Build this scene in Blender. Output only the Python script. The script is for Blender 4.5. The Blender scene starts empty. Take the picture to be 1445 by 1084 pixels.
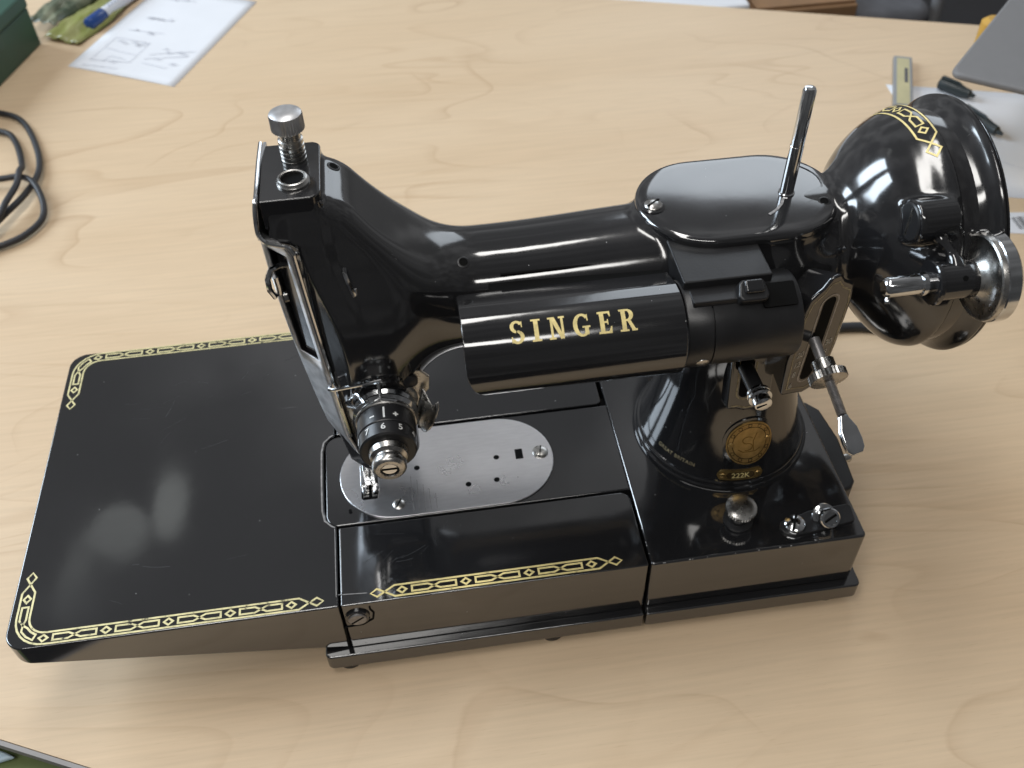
import bpy, bmesh, math, random
import numpy as np
from mathutils import Vector, Matrix
random.seed(4); rng = np.random.default_rng(4)
scene = bpy.context.scene
col = scene.collection
R = math.radians
S = 0.001            # model coordinates are millimetres; the bed top is z = 0 and the table top is z = -50
TZ = -50.0

# ------------------------------------------------------------------ camera
CAM = (-186.77, -230.04, 369.05); YAW, PITCH, ROLL = 0.1210, 0.8100, -0.0290
cd = bpy.data.cameras.new('camera'); cam = bpy.data.objects.new('camera', cd); col.objects.link(cam)
fw = Vector((math.sin(YAW)*math.cos(PITCH), math.cos(YAW)*math.cos(PITCH), -math.sin(PITCH)))
rt = Vector((math.cos(YAW), -math.sin(YAW), 0)); up = rt.cross(fw)
r2 = rt*math.cos(ROLL) + up*math.sin(ROLL); u2 = -rt*math.sin(ROLL) + up*math.cos(ROLL)
m3 = Matrix((r2, u2, -fw)).transposed()
cam.matrix_world = Matrix.Translation(Vector((CAM[0]*S, CAM[1]*S, (CAM[2]-TZ)*S))) @ m3.to_4x4()
cd.sensor_width = 36; cd.lens = 34.48; cd.clip_start = 0.01; cd.clip_end = 50
cd.dof.use_dof = True; cd.dof.focus_distance = 0.395; cd.dof.aperture_fstop = 15
scene.camera = cam

# ------------------------------------------------------------------ light: room ambience, ceiling tubes, a window behind
world = bpy.data.worlds.new('World'); scene.world = world; world.use_nodes = True
wn_, wl_ = world.node_tree.nodes, world.node_tree.links
bg = wn_['Background']; bg.inputs[1].default_value = 1.0
# the room: brighter toward the windows behind the table, dimmer toward the viewer, cluttered
tcw = wn_.new('ShaderNodeTexCoord'); sep = wn_.new('ShaderNodeSeparateXYZ'); wl_.new(tcw.outputs['Generated'], sep.inputs[0])
gy = wn_.new('ShaderNodeMapRange'); gy.inputs[1].default_value = -.75; gy.inputs[2].default_value = .85; gy.inputs[3].default_value = .09; gy.inputs[4].default_value = .32; gy.interpolation_type = 'SMOOTHSTEP'; wl_.new(sep.outputs[1], gy.inputs[0])
wnz = wn_.new('ShaderNodeTexNoise'); wnz.inputs['Scale'].default_value = 4.2; wnz.inputs['Detail'].default_value = 4; wnz.inputs['Roughness'].default_value = .6; wl_.new(tcw.outputs['Generated'], wnz.inputs['Vector'])
wr = wn_.new('ShaderNodeMapRange'); wr.inputs[1].default_value = .44; wr.inputs[2].default_value = .62; wr.inputs[3].default_value = .62; wr.inputs[4].default_value = 1.4; wl_.new(wnz.outputs[0], wr.inputs[0])
wm = wn_.new('ShaderNodeMath'); wm.operation = 'MULTIPLY'; wl_.new(gy.outputs[0], wm.inputs[0]); wl_.new(wr.outputs[0], wm.inputs[1])
bg.inputs[0].default_value = (.98, .985, 1, 1); wl_.new(wm.outputs[0], bg.inputs[1])
def area(name, loc, target, sx, sy, power, color=(1, 1, 1)):
    l = bpy.data.lights.new(name, 'AREA'); l.shape = 'RECTANGLE'; l.size = sx; l.size_y = sy; l.energy = power; l.color = color
    o = bpy.data.objects.new(name, l); col.objects.link(o); o.location = loc
    o.rotation_euler = (Vector(target)-Vector(loc)).to_track_quat('-Z', 'Y').to_euler()
    return o
area('ceiling_tube_light', (-0.45, 0.20, 1.9), (-0.2, 0.05, 0), 1.7, 0.24, 15, (1, 0.975, 0.94))
area('ceiling_tube_light', (-0.60, -1.1, 1.9), (-0.2, 0.05, 0), 1.7, 0.24, 16, (1, 0.975, 0.94))
area('window_light', (-2.55, 0.80, 1.4), (-0.35, 0.4, 0.0), 0.62, 1.5, 42, (0.76, 0.88, 1))
area('window_light', (-2.20, 1.60, 1.4), (-0.35, 0.4, 0.0), 0.62, 1.5, 42, (0.76, 0.88, 1))
area('window_light', (0.75, 2.1, 1.25), (0.0, 0.1, 0.1), 0.9, 0.8, 6, (0.84, 0.92, 1))
def oval_reflection(loc, target, sx, sy, power, roll):  # dim added lamps, aimed to mirror as pale ovals in the folding leaf
    o = area('oval_reflection_lamp', loc, target, sx, sy, power, (0.95, 1, 0.97)); o.data.shape = 'ELLIPSE'; o.rotation_euler.rotate_axis('Z', roll)
oval_reflection((-0.941, 1.22, 1.558), (-0.335, 0.055, 0.05), 0.13, 0.12, 0.021, 0.3)
oval_reflection((-0.831, 1.279, 1.555), (-0.314, 0.067, 0.05), 0.075, 0.17, 0.021, -0.55)
oval_reflection((-1.037, 1.123, 1.58), (-0.352, 0.033, 0.05), 0.06, 0.22, 0.010, -0.8)
vs = scene.view_settings; vs.view_transform = 'Standard'; vs.look = 'None'; vs.exposure = -0.06; vs.gamma = 1

# ------------------------------------------------------------------ materials
def new_mat(name):
    m = bpy.data.materials.new(name); m.use_nodes = True
    return m, m.node_tree.nodes, m.node_tree.links, m.node_tree.nodes['Principled BSDF']
def simple(name, c, rough=.5, metal=0, noise=0, nscale=60, bump=0, bscale=300, coat=0, spec=.5):
    m, n, l, b = new_mat(name)
    b.inputs['Base Color'].default_value = (*c, 1); b.inputs['Roughness'].default_value = rough; b.inputs['Metallic'].default_value = metal
    b.inputs['Coat Weight'].default_value = coat; b.inputs['Specular IOR Level'].default_value = spec
    tc = n.new('ShaderNodeTexCoord')
    if noise:
        t = n.new('ShaderNodeTexNoise'); t.inputs['Scale'].default_value = nscale; t.inputs['Detail'].default_value = 5
        l.new(tc.outputs['Object'], t.inputs[0])
        r = n.new('ShaderNodeValToRGB'); r.color_ramp.elements[0].position = .3; r.color_ramp.elements[1].position = .7
        r.color_ramp.elements[0].color = (*[v*(1-noise) for v in c], 1); r.color_ramp.elements[1].color = (*[min(1, v*(1+noise)) for v in c], 1)
        l.new(t.outputs[0], r.inputs[0]); l.new(r.outputs[0], b.inputs['Base Color'])
        mr = n.new('ShaderNodeMapRange'); mr.inputs[3].default_value = rough*.8; mr.inputs[4].default_value = min(1, rough*1.25)
        l.new(t.outputs[0], mr.inputs[0]); l.new(mr.outputs[0], b.inputs['Roughness'])
    if bump:
        t2 = n.new('ShaderNodeTexNoise'); t2.inputs['Scale'].default_value = bscale; t2.inputs['Detail'].default_value = 4
        l.new(tc.outputs['Object'], t2.inputs[0])
        bp = n.new('ShaderNodeBump'); bp.inputs['Strength'].default_value = bump; bp.inputs['Distance'].default_value = .0003
        l.new(t2.outputs[0], bp.inputs['Height']); l.new(bp.outputs[0], b.inputs['Normal'])
    return m
def enamel(name, rough=.072, wave=.13, ior=1.85):
    m, n, l, b = new_mat(name)
    geo = n.new('ShaderNodeNewGeometry')
    # dust specks and fine scratches sit in the paint's own colour
    v = n.new('ShaderNodeTexVoronoi'); v.inputs['Scale'].default_value = 150; l.new(geo.outputs['Position'], v.inputs['Vector'])
    wn = n.new('ShaderNodeTexWhiteNoise'); l.new(v.outputs['Position'], wn.inputs['Vector'])
    lt = n.new('ShaderNodeMath'); lt.operation = 'LESS_THAN'; lt.inputs[1].default_value = .034; l.new(v.outputs['Distance'], lt.inputs[0])
    gt = n.new('ShaderNodeMath'); gt.operation = 'GREATER_THAN'; gt.inputs[1].default_value = .55; l.new(wn.outputs['Value'], gt.inputs[0])
    sp = n.new('ShaderNodeMath'); sp.operation = 'MULTIPLY'; l.new(lt.outputs[0], sp.inputs[0]); l.new(gt.outputs[0], sp.inputs[1])
    mp = n.new('ShaderNodeMapping'); mp.inputs['Rotation'].default_value = (0, 0, .9); mp.inputs['Scale'].default_value = (35, 900, 300); l.new(geo.outputs['Position'], mp.inputs['Vector'])
    ns = n.new('ShaderNodeTexNoise'); ns.inputs['Scale'].default_value = 1; ns.inputs['Detail'].default_value = 2; l.new(mp.outputs[0], ns.inputs['Vector'])
    nb = n.new('ShaderNodeTexNoise'); nb.inputs['Scale'].default_value = 22; nb.inputs['Detail'].default_value = 5; l.new(geo.outputs['Position'], nb.inputs['Vector'])
    sr = n.new('ShaderNodeMapRange'); sr.inputs[1].default_value = .74; sr.inputs[2].default_value = .80; l.new(ns.outputs[0], sr.inputs[0])
    br = n.new('ShaderNodeMapRange'); br.inputs[1].default_value = .50; br.inputs[2].default_value = .75; l.new(nb.outputs[0], br.inputs[0])
    sc = n.new('ShaderNodeMath'); sc.operation = 'MULTIPLY'; l.new(sr.outputs[0], sc.inputs[0]); l.new(br.outputs[0], sc.inputs[1])
    sc2 = n.new('ShaderNodeMath'); sc2.operation = 'MULTIPLY'; sc2.inputs[1].default_value = .5; l.new(sc.outputs[0], sc2.inputs[0])
    sp2 = n.new('ShaderNodeMath'); sp2.operation = 'MULTIPLY_ADD'; sp2.inputs[1].default_value = .6; l.new(sp.outputs[0], sp2.inputs[0]); l.new(sc2.outputs[0], sp2.inputs[2])
    cl = n.new('ShaderNodeMath'); cl.operation = 'MINIMUM'; cl.inputs[1].default_value = .6; l.new(sp2.outputs[0], cl.inputs[0])
    mx = n.new('ShaderNodeMix'); mx.data_type = 'RGBA'; mx.inputs[6].default_value = (.0125, .0125, .0135, 1); mx.inputs[7].default_value = (.36, .36, .36, 1)
    l.new(cl.outputs[0], mx.inputs[0]); l.new(mx.outputs[2], b.inputs['Base Color'])
    rr = n.new('ShaderNodeMapRange'); rr.inputs[1].default_value = .35; rr.inputs[2].default_value = .8; rr.inputs[3].default_value = rough; rr.inputs[4].default_value = rough*2.3
    l.new(nb.outputs[0], rr.inputs[0])
    ra = n.new('ShaderNodeMath'); ra.operation = 'MULTIPLY_ADD'; ra.inputs[1].default_value = .5; l.new(cl.outputs[0], ra.inputs[0]); l.new(rr.outputs[0], ra.inputs[2])
    l.new(ra.outputs[0], b.inputs['Roughness'])
    nw = n.new('ShaderNodeTexNoise'); nw.inputs['Scale'].default_value = 90; nw.inputs['Detail'].default_value = 2; l.new(geo.outputs['Position'], nw.inputs['Vector'])
    bp = n.new('ShaderNodeBump'); bp.inputs['Strength'].default_value = wave; bp.inputs['Distance'].default_value = .0004
    l.new(nw.outputs[0], bp.inputs['Height']); l.new(bp.outputs[0], b.inputs['Normal'])
    b.inputs['IOR'].default_value = ior
    return m
M = {}
M['enamel'] = enamel('black_enamel')
M['enamel_flat'] = enamel('black_enamel_bed', .055, .03, 2.1)
M['satin'] = simple('satin_black_paint', (.014, .014, .015), .34, noise=.3, bump=.1, bscale=900)
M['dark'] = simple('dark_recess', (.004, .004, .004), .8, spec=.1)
M['rubber'] = simple('black_rubber', (.018, .018, .02), .55, noise=.3, nscale=80)
M['cable'] = simple('cable_rubber', (.022, .023, .027), .5, noise=.25, nscale=60)
M['chrome'] = simple('chrome', (.62, .63, .64), .13, 1, noise=.12, nscale=120)
M['nickel'] = simple('worn_nickel', (.46, .45, .43), .27, 1, noise=.25, nscale=260, bump=.15, bscale=900)
M['nickel_sheet'] = simple('rubbed_nickel_sheet', (.60, .60, .61), .38, .85, noise=.2, nscale=200)
M['edge'] = simple('worn_edge_metal', (.30, .29, .29), .42, .7, noise=.3, nscale=300)
M['brass'] = simple('brass', (.47, .32, .125), .42, 1, noise=.22, nscale=300, bump=.3, bscale=700)
M['brass_dark'] = simple('brass_tarnish', (.07, .045, .018), .5, .6, noise=.4, nscale=300)
M['brass_mid'] = simple('brass_relief', (.24, .15, .045), .45, .8, noise=.3, nscale=300)
def gold(name, c, wear, scale=260):
    m, n, l, b = new_mat(name); geo = n.new('ShaderNodeNewGeometry')
    t = n.new('ShaderNodeTexNoise'); t.inputs['Scale'].default_value = scale; t.inputs['Detail'].default_value = 6; t.inputs['Roughness'].default_value = .7; l.new(geo.outputs['Position'], t.inputs['Vector'])
    r = n.new('ShaderNodeValToRGB'); e = r.color_ramp.elements; e[0].position = wear; e[0].color = (.03, .026, .02, 1); e[1].position = wear+.07; e[1].color = (*[v*.85 for v in c], 1)
    q = e.new(.62); q.color = (*[min(1, v*1.15) for v in c], 1)
    l.new(t.outputs[0], r.inputs[0]); l.new(r.outputs[0], b.inputs['Base Color']); b.inputs['Roughness'].default_value = .42; b.inputs['Metallic'].default_value = .25
    return m
M['gold'] = gold('gold_leaf', (.74, .61, .27), .30)
M['gold_worn'] = gold('gold_leaf_worn', (.68, .61, .33), .345)
M['white_print'] = simple('white_print', (.62, .62, .60), .5, noise=.15, nscale=600)
M['gold_faint'] = simple('gold_print_faint', (.33, .28, .17), .5, .2, noise=.5, nscale=700)
M['scale_print'] = simple('scale_print', (.46, .43, .37), .5, noise=.2, nscale=600)
M['scratch'] = simple('fine_scratch', (.034, .034, .036), .4, noise=.5, nscale=500)
M['scuff'] = simple('paint_scuff', (.24, .23, .225), .45, noise=.5, nscale=600)
M['paper'] = simple('white_paper', (.70, .71, .74), .8, noise=.015, nscale=40)
M['pencil'] = simple('pencil_line', (.60, .61, .66), .8, noise=.2, nscale=300)
M['green_tin'] = simple('green_painted_tin', (.030, .085, .060), .42, noise=.12, nscale=25, bump=.2, bscale=400)
M['red_print'] = simple('red_print', (.45, .04, .05), .5)
M['blue'] = simple('blue_plastic', (.02, .06, .22), .25)
M['marker_body'] = simple('marker_barrel_plastic', (.66, .69, .75), .3)
M['marker_print'] = simple('blue_grey_print', (.16, .20, .32), .5)
M['black_plastic'] = simple('black_plastic', (.018, .026, .028), .4, noise=.2, nscale=90)
M['grey_plastic'] = simple('grey_plastic', (.17, .168, .17), .55, noise=.05, nscale=150, bump=.15, bscale=800)
M['yellow'] = simple('yellow_plastic', (.50, .29, .05), .5, noise=.1)
M['case_grey'] = simple('grey_case_plastic', (.22, .23, .24), .4)
M['case_label'] = simple('tan_label', (.46, .42, .24), .5, noise=.1)
M['barcode'] = simple('black_ink', (.03, .03, .035), .6)
M['cardboard'] = simple('brown_cardboard', (.24, .135, .065), .8, noise=.1)
M['floor'] = simple('dark_floor', (.020, .019, .021), .6, noise=.3, nscale=8)
M['chair_grey'] = simple('grey_chair_fabric', (.085, .086, .095), .8, noise=.2)
M['chair_leg'] = simple('grey_metal_leg', (.16, .16, .165), .4)
M['cloth_green'] = simple('green_cloth', (.15, .19, .075), .85, noise=.35, nscale=30)
M['cloth_blue'] = simple('pale_blue_plastic', (.48, .60, .68), .35, noise=.08)
def foil(name, c, c2):
    m, n, l, b = new_mat(name); tc = n.new('ShaderNodeTexCoord')
    t = n.new('ShaderNodeTexNoise'); t.inputs['Scale'].default_value = 55; t.inputs['Detail'].default_value = 5; t.inputs['Distortion'].default_value = .6; l.new(tc.outputs['Object'], t.inputs[0])
    r = n.new('ShaderNodeValToRGB'); e = r.color_ramp.elements; e[0].position = .35; e[0].color = (*c, 1); e[1].position = .66; e[1].color = (*c2, 1)
    l.new(t.outputs[0], r.inputs[0]); l.new(r.outputs[0], b.inputs['Base Color']); b.inputs['Roughness'].default_value = .28
    return m
M['foil_olive'] = foil('olive_wrapper', (.20, .22, .055), (.31, .31, .13))
M['foil_grey'] = foil('grey_green_wrapper', (.05, .07, .045), (.24, .25, .17))
# brushed plate steel
m, n, l, b = new_mat('brushed_steel'); M['steel'] = m
geo = n.new('ShaderNodeNewGeometry'); mp = n.new('ShaderNodeMapping'); mp.inputs['Scale'].default_value = (140, 700, 60); l.new(geo.outputs['Position'], mp.inputs['Vector'])
t = n.new('ShaderNodeTexNoise'); t.inputs['Scale'].default_value = 1; t.inputs['Detail'].default_value = 4; l.new(mp.outputs[0], t.inputs['Vector'])
t2 = n.new('ShaderNodeTexNoise'); t2.inputs['Scale'].default_value = 45; t2.inputs['Detail'].default_value = 4; l.new(geo.outputs['Position'], t2.inputs['Vector'])
r = n.new('ShaderNodeMapRange'); r.inputs[1].default_value = .3; r.inputs[2].default_value = .7; r.inputs[3].default_value = .27; r.inputs[4].default_value = .31; l.new(t2.outputs[0], r.inputs[0]); l.new(r.outputs[0], b.inputs['Roughness'])
rc = n.new('ShaderNodeValToRGB'); rc.color_ramp.elements[0].position = .3; rc.color_ramp.elements[0].color = (.68, .68, .70, 1); rc.color_ramp.elements[1].position = .7; rc.color_ramp.elements[1].color = (.74, .74, .76, 1)
l.new(t.outputs[0], rc.inputs[0]); l.new(rc.outputs[0], b.inputs['Base Color']); b.inputs['Metallic'].default_value = 1
bp = n.new('ShaderNodeBump'); bp.inputs['Strength'].default_value = .05; bp.inputs['Distance'].default_value = .0002; l.new(t.outputs[0], bp.inputs['Height']); l.new(bp.outputs[0], b.inputs['Normal'])
# maple laminate
m, n, l, b = new_mat('maple_laminate'); M['maple'] = m
geo = n.new('ShaderNodeNewGeometry')
def mapping(sc, rot=(0, 0, 0), loc=(0, 0, 0)):
    q = n.new('ShaderNodeMapping'); q.inputs['Scale'].default_value = sc; q.inputs['Rotation'].default_value = rot; q.inputs['Location'].default_value = loc
    l.new(geo.outputs['Position'], q.inputs['Vector']); return q
def noise(mpn, scale, detail=4, dist=0, rough=.5):
    q = n.new('ShaderNodeTexNoise'); q.inputs['Scale'].default_value = scale; q.inputs['Detail'].default_value = detail; q.inputs['Distortion'].default_value = dist; q.inputs['Roughness'].default_value = rough
    l.new(mpn.outputs[0], q.inputs['Vector']); return q
rotw = (0, 0, R(7))
big = noise(mapping((2.2, 9, 1), rotw), 1.0, 3, .8)
# cathedral figure: contour lines of a stretched height field
fld = noise(mapping((1.7, 7.5, 1), rotw, (3.1, 1.7, 0)), 1.0, 2.5, .5)
mm = n.new('ShaderNodeMath'); mm.operation = 'MULTIPLY'; mm.inputs[1].default_value = 17; l.new(fld.outputs[0], mm.inputs[0])
fr = n.new('ShaderNodeMath'); fr.operation = 'FRACT'; l.new(mm.outputs[0], fr.inputs[0])
rl = n.new('ShaderNodeValToRGB'); e = rl.color_ramp.elements; e[0].position = 0; e[0].color = (1, 1, 1, 1); e[1].position = .20; e[1].color = (0, 0, 0, 1)
q = e.new(.95); q.color = (0, 0, 0, 1); q = e.new(1.0); q.color = (1, 1, 1, 1); l.new(fr.outputs[0], rl.inputs[0])
lm = noise(mapping((5, 9, 1), rotw, (7, 2, 0)), 1.0, 3)
lmr = n.new('ShaderNodeMapRange'); lmr.inputs[1].default_value = .42; lmr.inputs[2].default_value = .68; lmr.inputs[3].default_value = .06; l.new(lm.outputs[0], lmr.inputs[0])
lmul = n.new('ShaderNodeMath'); lmul.operation = 'MULTIPLY'; l.new(rl.outputs[0], lmul.inputs[0]); l.new(lmr.outputs[0], lmul.inputs[1])
fine = noise(mapping((18, 420, 1), rotw), 1.0, 3)
c1 = n.new('ShaderNodeValToRGB'); e = c1.color_ramp.elements; e[0].position = .3; e[0].color = (.615, .458, .297, 1); e[1].position = .7; e[1].color = (.668, .514, .348, 1); l.new(big.outputs[0], c1.inputs[0])
mx = n.new('ShaderNodeMix'); mx.data_type = 'RGBA'; l.new(c1.outputs[0], mx.inputs[6]); mx.inputs[7].default_value = (.40, .25, .13, 1)
k1 = n.new('ShaderNodeMath'); k1.operation = 'MULTIPLY'; k1.inputs[1].default_value = .28; l.new(lmul.outputs[0], k1.inputs[0]); l.new(k1.outputs[0], mx.inputs[0])
mx2 = n.new('ShaderNodeMix'); mx2.data_type = 'RGBA'; mx2.blend_type = 'MULTIPLY'; l.new(mx.outputs[2], mx2.inputs[6]); mx2.inputs[0].default_value = 1
fr2 = n.new('ShaderNodeMapRange'); fr2.inputs[1].default_value = .3; fr2.inputs[2].default_value = .7; fr2.inputs[3].default_value = .93; fr2.inputs[4].default_value = 1.02; l.new(fine.outputs[0], fr2.inputs[0])
cmb = n.new('ShaderNodeCombineColor'); [l.new(fr2.outputs[0], cmb.inputs[i]) for i in range(3)]; l.new(cmb.outputs[0], mx2.inputs[7])
wig = noise(mapping((30, 60, 1), rotw), 1.0, 3)
fld2 = noise(mapping((2.6, 6.5, 1), (0, 0, R(-6)), (1.3, 4.7, 0)), 1.0, 2, .35)
wa = n.new('ShaderNodeMath'); wa.operation = 'MULTIPLY_ADD'; wa.inputs[1].default_value = .010; l.new(wig.outputs[0], wa.inputs[0]); l.new(fld2.outputs[0], wa.inputs[2])
wb = n.new('ShaderNodeMath'); wb.operation = 'MULTIPLY'; wb.inputs[1].default_value = 8.5; l.new(wa.outputs[0], wb.inputs[0])
wc = n.new('ShaderNodeMath'); wc.operation = 'FRACT'; l.new(wb.outputs[0], wc.inputs[0])
vr = n.new('ShaderNodeValToRGB'); e = vr.color_ramp.elements; e[0].position = .0; e[0].color = (.0, .0, .0, 1); e[1].position = .47; e[1].color = (0, 0, 0, 1)
for p_, v_ in ((.495, 1), (.515, .55), (.60, 0)): q = e.new(p_); q.color = (v_, v_, v_, 1)
l.new(wc.outputs[0], vr.inputs[0])
vm = noise(mapping((7, 10, 1), rotw, (2, 9, 0)), 1.0, 4)
vmr = n.new('ShaderNodeMapRange'); vmr.inputs[1].default_value = .46; vmr.inputs[2].default_value = .62; l.new(vm.outputs[0], vmr.inputs[0])
vx = n.new('ShaderNodeMath'); vx.operation = 'MULTIPLY'; l.new(vr.outputs[0], vx.inputs[0]); l.new(vmr.outputs[0], vx.inputs[1])
vy = n.new('ShaderNodeMath'); vy.operation = 'MULTIPLY'; vy.inputs[1].default_value = .32; l.new(vx.outputs[0], vy.inputs[0])
mx3 = n.new('ShaderNodeMix'); mx3.data_type = 'RGBA'; l.new(mx2.outputs[2], mx3.inputs[6]); mx3.inputs[7].default_value = (.33, .19, .09, 1); l.new(vy.outputs[0], mx3.inputs[0])
po = noise(mapping((90, 1500, 1), rotw), 1.0, 2); por = n.new('ShaderNodeMapRange'); por.inputs[1].default_value = .64; por.inputs[2].default_value = .72; por.inputs[4].default_value = .16; l.new(po.outputs[0], por.inputs[0])
mx4 = n.new('ShaderNodeMix'); mx4.data_type = 'RGBA'; l.new(mx3.outputs[2], mx4.inputs[6]); mx4.inputs[7].default_value = (.34, .22, .12, 1); l.new(por.outputs[0], mx4.inputs[0])
l.new(mx4.outputs[2], b.inputs['Base Color']); b.inputs['Roughness'].default_value = .45; b.inputs['Specular IOR Level'].default_value = .35
M['edge_band'] = simple('grey_edge_band', (.27, .25, .24), .5, noise=.06)

# ------------------------------------------------------------------ mesh helpers (millimetres in, metres out)
def W(p): return Vector((p[0]*S, p[1]*S, (p[2]-TZ)*S))
def tag(o, label=None, cat=None, group=None, kind=None):
    if label: o['label'] = label
    if cat: o['category'] = cat
    if group: o['group'] = group
    if kind: o['kind'] = kind
    return o
def empty(name, p, label, cat, group=None):
    o = bpy.data.objects.new(name, None); col.objects.link(o); o.location = W(p); o.empty_display_size = .02
    return tag(o, label, cat, group)
def wloc(o):
    v = Vector(o.location)
    while o.parent: o = o.parent; v = v + o.location
    return v
class MB:
    def __init__(s): s.v = []; s.f = []
    def add(s, vs_, fs):
        k = len(s.v); s.v += [tuple(q) for q in vs_]; s.f += [tuple(i+k for i in f) for f in fs]; return s
    def box(s, x0, x1, y0, y1, z0, z1, fr=None):
        c = [(x, y, z) for z in (z0, z1) for y in (y0, y1) for x in (x0, x1)]
        if fr: c = [fr(*q) for q in c]
        return s.add(c, [(0, 2, 3, 1), (4, 5, 7, 6), (0, 1, 5, 4), (1, 3, 7, 5), (3, 2, 6, 7), (2, 0, 4, 6)])
    def prism(s, poly, z0, z1, fr=None):
        n_ = len(poly); b_ = [(x, y, z0) for x, y in poly]; t_ = [(x, y, z1) for x, y in poly]
        vv = b_+t_
        if fr: vv = [fr(*q) for q in vv]
        fs = [tuple(range(n_-1, -1, -1)), tuple(range(n_, 2*n_))]+[(i, (i+1) % n_, n_+(i+1) % n_, n_+i) for i in range(n_)]
        return s.add(vv, fs)
    def lathe(s, prof, o, ax, n_=40, knurl=None, ref=None):
        # prof: list of (distance along axis, radius); open ends closed by caps
        o = Vector(o); ax = Vector(ax).normalized(); a = Vector(ref) if ref else (Vector((0, 0, 1)) if abs(ax.z) < .9 else Vector((1, 0, 0)))
        e1 = (a-ax*a.dot(ax)).normalized(); e2 = ax.cross(e1); vv = []; fs = []
        for j, q in enumerate(prof):
            t_, r_ = q[0], q[1]
            for i in range(n_):
                rr = r_
                if knurl and len(q) > 2: rr = r_*(1-(knurl if i % 2 else 0))
                an = 2*math.pi*i/n_; vv.append(o+ax*t_+(e1*math.cos(an)+e2*math.sin(an))*rr)
        for j in range(len(prof)-1):
            for i in range(n_):
                k = (i+1) % n_; fs.append((j*n_+i, j*n_+k, (j+1)*n_+k, (j+1)*n_+i))
        fs.append(tuple(range(n_-1, -1, -1))); fs.append(tuple((len(prof)-1)*n_+i for i in range(n_)))
        return s.add(vv, fs)
    def cyl(s, p0, p1, r0, r1=None, n_=24, bev=0):
        p0 = Vector(p0); p1 = Vector(p1); L = (p1-p0).length; r1 = r0 if r1 is None else r1
        pr = [(0, r0), (L, r1)] if not bev else [(0, max(r0-bev, .05)), (bev, r0), (L-bev, r1), (L, max(r1-bev, .05))]
        return s.lathe(pr, p0, p1-p0, n_)
    def tube(s, path, r, n_=10, flat=1.0, closed=False):
        P_ = [Vector(q) for q in path]; N = len(P_); vv = []; fs = []; prev = None
        for i in range(N):
            t_ = ((P_[(i+1) % N] if (i < N-1 or closed) else P_[i])-(P_[i-1] if (i > 0 or closed) else P_[i])).normalized()
            a = prev if prev else (Vector((0, 0, 1)) if abs(t_.z) < .9 else Vector((1, 0, 0)))
            e1 = (a-t_*a.dot(t_)).normalized(); prev = e1; e2 = t_.cross(e1)
            rr = r(i/(N-1)) if callable(r) else r
            for k in range(n_):
                an = 2*math.pi*k/n_; vv.append(P_[i]+(e1*math.cos(an)*flat+e2*math.sin(an))*rr)
        for i in range(N if closed else N-1):
            j = (i+1) % N
            for k in range(n_):
                q = (k+1) % n_; fs.append((i*n_+k, i*n_+q, j*n_+q, j*n_+k))
        if not closed: fs.append(tuple(range(n_-1, -1, -1))); fs.append(tuple((N-1)*n_+k for k in range(n_)))
        return s.add(vv, fs)
    def grid(s, rows, skip=()):
        nr, nc = len(rows), len(rows[0]); k = [q for r_ in rows for q in r_]
        return s.add(k, [(i*nc+j, i*nc+j+1, (i+1)*nc+j+1, (i+1)*nc+j) for i in range(nr-1) for j in range(nc-1) if (i, j) not in skip])
    def build(s, name, mat, parent=None, smooth=True, ang=35, bevel=0, seg=2, solid=0, off=-1, recalc=True, kind=None, label=None, fixnormals=None):
        P_ = [W(q) for q in s.v]; c = Vector((0, 0, 0))
        lo = Vector([min(q[i] for q in P_) for i in range(3)]); hi = Vector([max(q[i] for q in P_) for i in range(3)]); c = (lo+hi)/2
        me = bpy.data.meshes.new(name); me.from_pydata([q-c for q in P_], [], s.f); me.update()
        if recalc:
            b_ = bmesh.new(); b_.from_mesh(me); bmesh.ops.recalc_face_normals(b_, faces=b_.faces); b_.to_mesh(me); b_.free()
        if smooth:
            me.polygons.foreach_set('use_smooth', [True]*len(me.polygons)); me.set_sharp_from_angle(angle=R(ang))
        me.materials.append(M[mat] if isinstance(mat, str) else mat)
        o = bpy.data.objects.new(name, me); col.objects.link(o)
        if parent: o.parent = parent; o.location = c-wloc(parent)
        else: o.location = c
        if solid:
            md = o.modifiers.new('thickness', 'SOLIDIFY'); md.thickness = solid*S; md.offset = off
        if bevel:
            md = o.modifiers.new('bevel', 'BEVEL'); md.width = bevel*S; md.segments = seg; md.limit_method = 'ANGLE'; md.angle_limit = R(40); md.harden_normals = smooth
        if kind: o['kind'] = kind
        if label: o['label'] = label
        return o
def bez(pts, k=16):
    P_ = [Vector(q) for q in pts]; o_ = []
    for i in range(len(P_)-1):
        a, b_, c, d = P_[max(i-1, 0)], P_[i], P_[i+1], P_[min(i+2, len(P_)-1)]
        for j in range(k):
            t_ = j/k; o_.append(.5*((2*b_)+(c-a)*t_+(2*a-5*b_+4*c-d)*t_*t_+(3*b_-a-3*c+d)*t_**3))
    return o_+[P_[-1]]
def rrect(x0, x1, y0, y1, rs, n_=8):
    # rounded rectangle, rs = radius or (bl, br, tr, tl)
    if not isinstance(rs, (tuple, list)): rs = (rs,)*4
    out = []
    for (cx, cy, sx, sy, a0), r_ in zip(((x0, y0, 1, 1, 180), (x1, y0, -1, 1, 270), (x1, y1, -1, -1, 0), (x0, y1, 1, -1, 90)), rs):
        if r_ <= 0: out.append((cx, cy)); continue
        for i in range(n_+1):
            a = R(a0+90*i/n_); out.append((cx+sx*r_+r_*math.cos(a), cy+sy*r_+r_*math.sin(a)))
    return out
def frame(o, ex, ey, ez=None):
    o = Vector(o); ex = Vector(ex).normalized(); ey = Vector(ey); ey = (ey-ex*ey.dot(ex)).normalized(); ez = ex.cross(ey)
    return lambda x, y, z: o+ex*x+ey*y+ez*z
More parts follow.
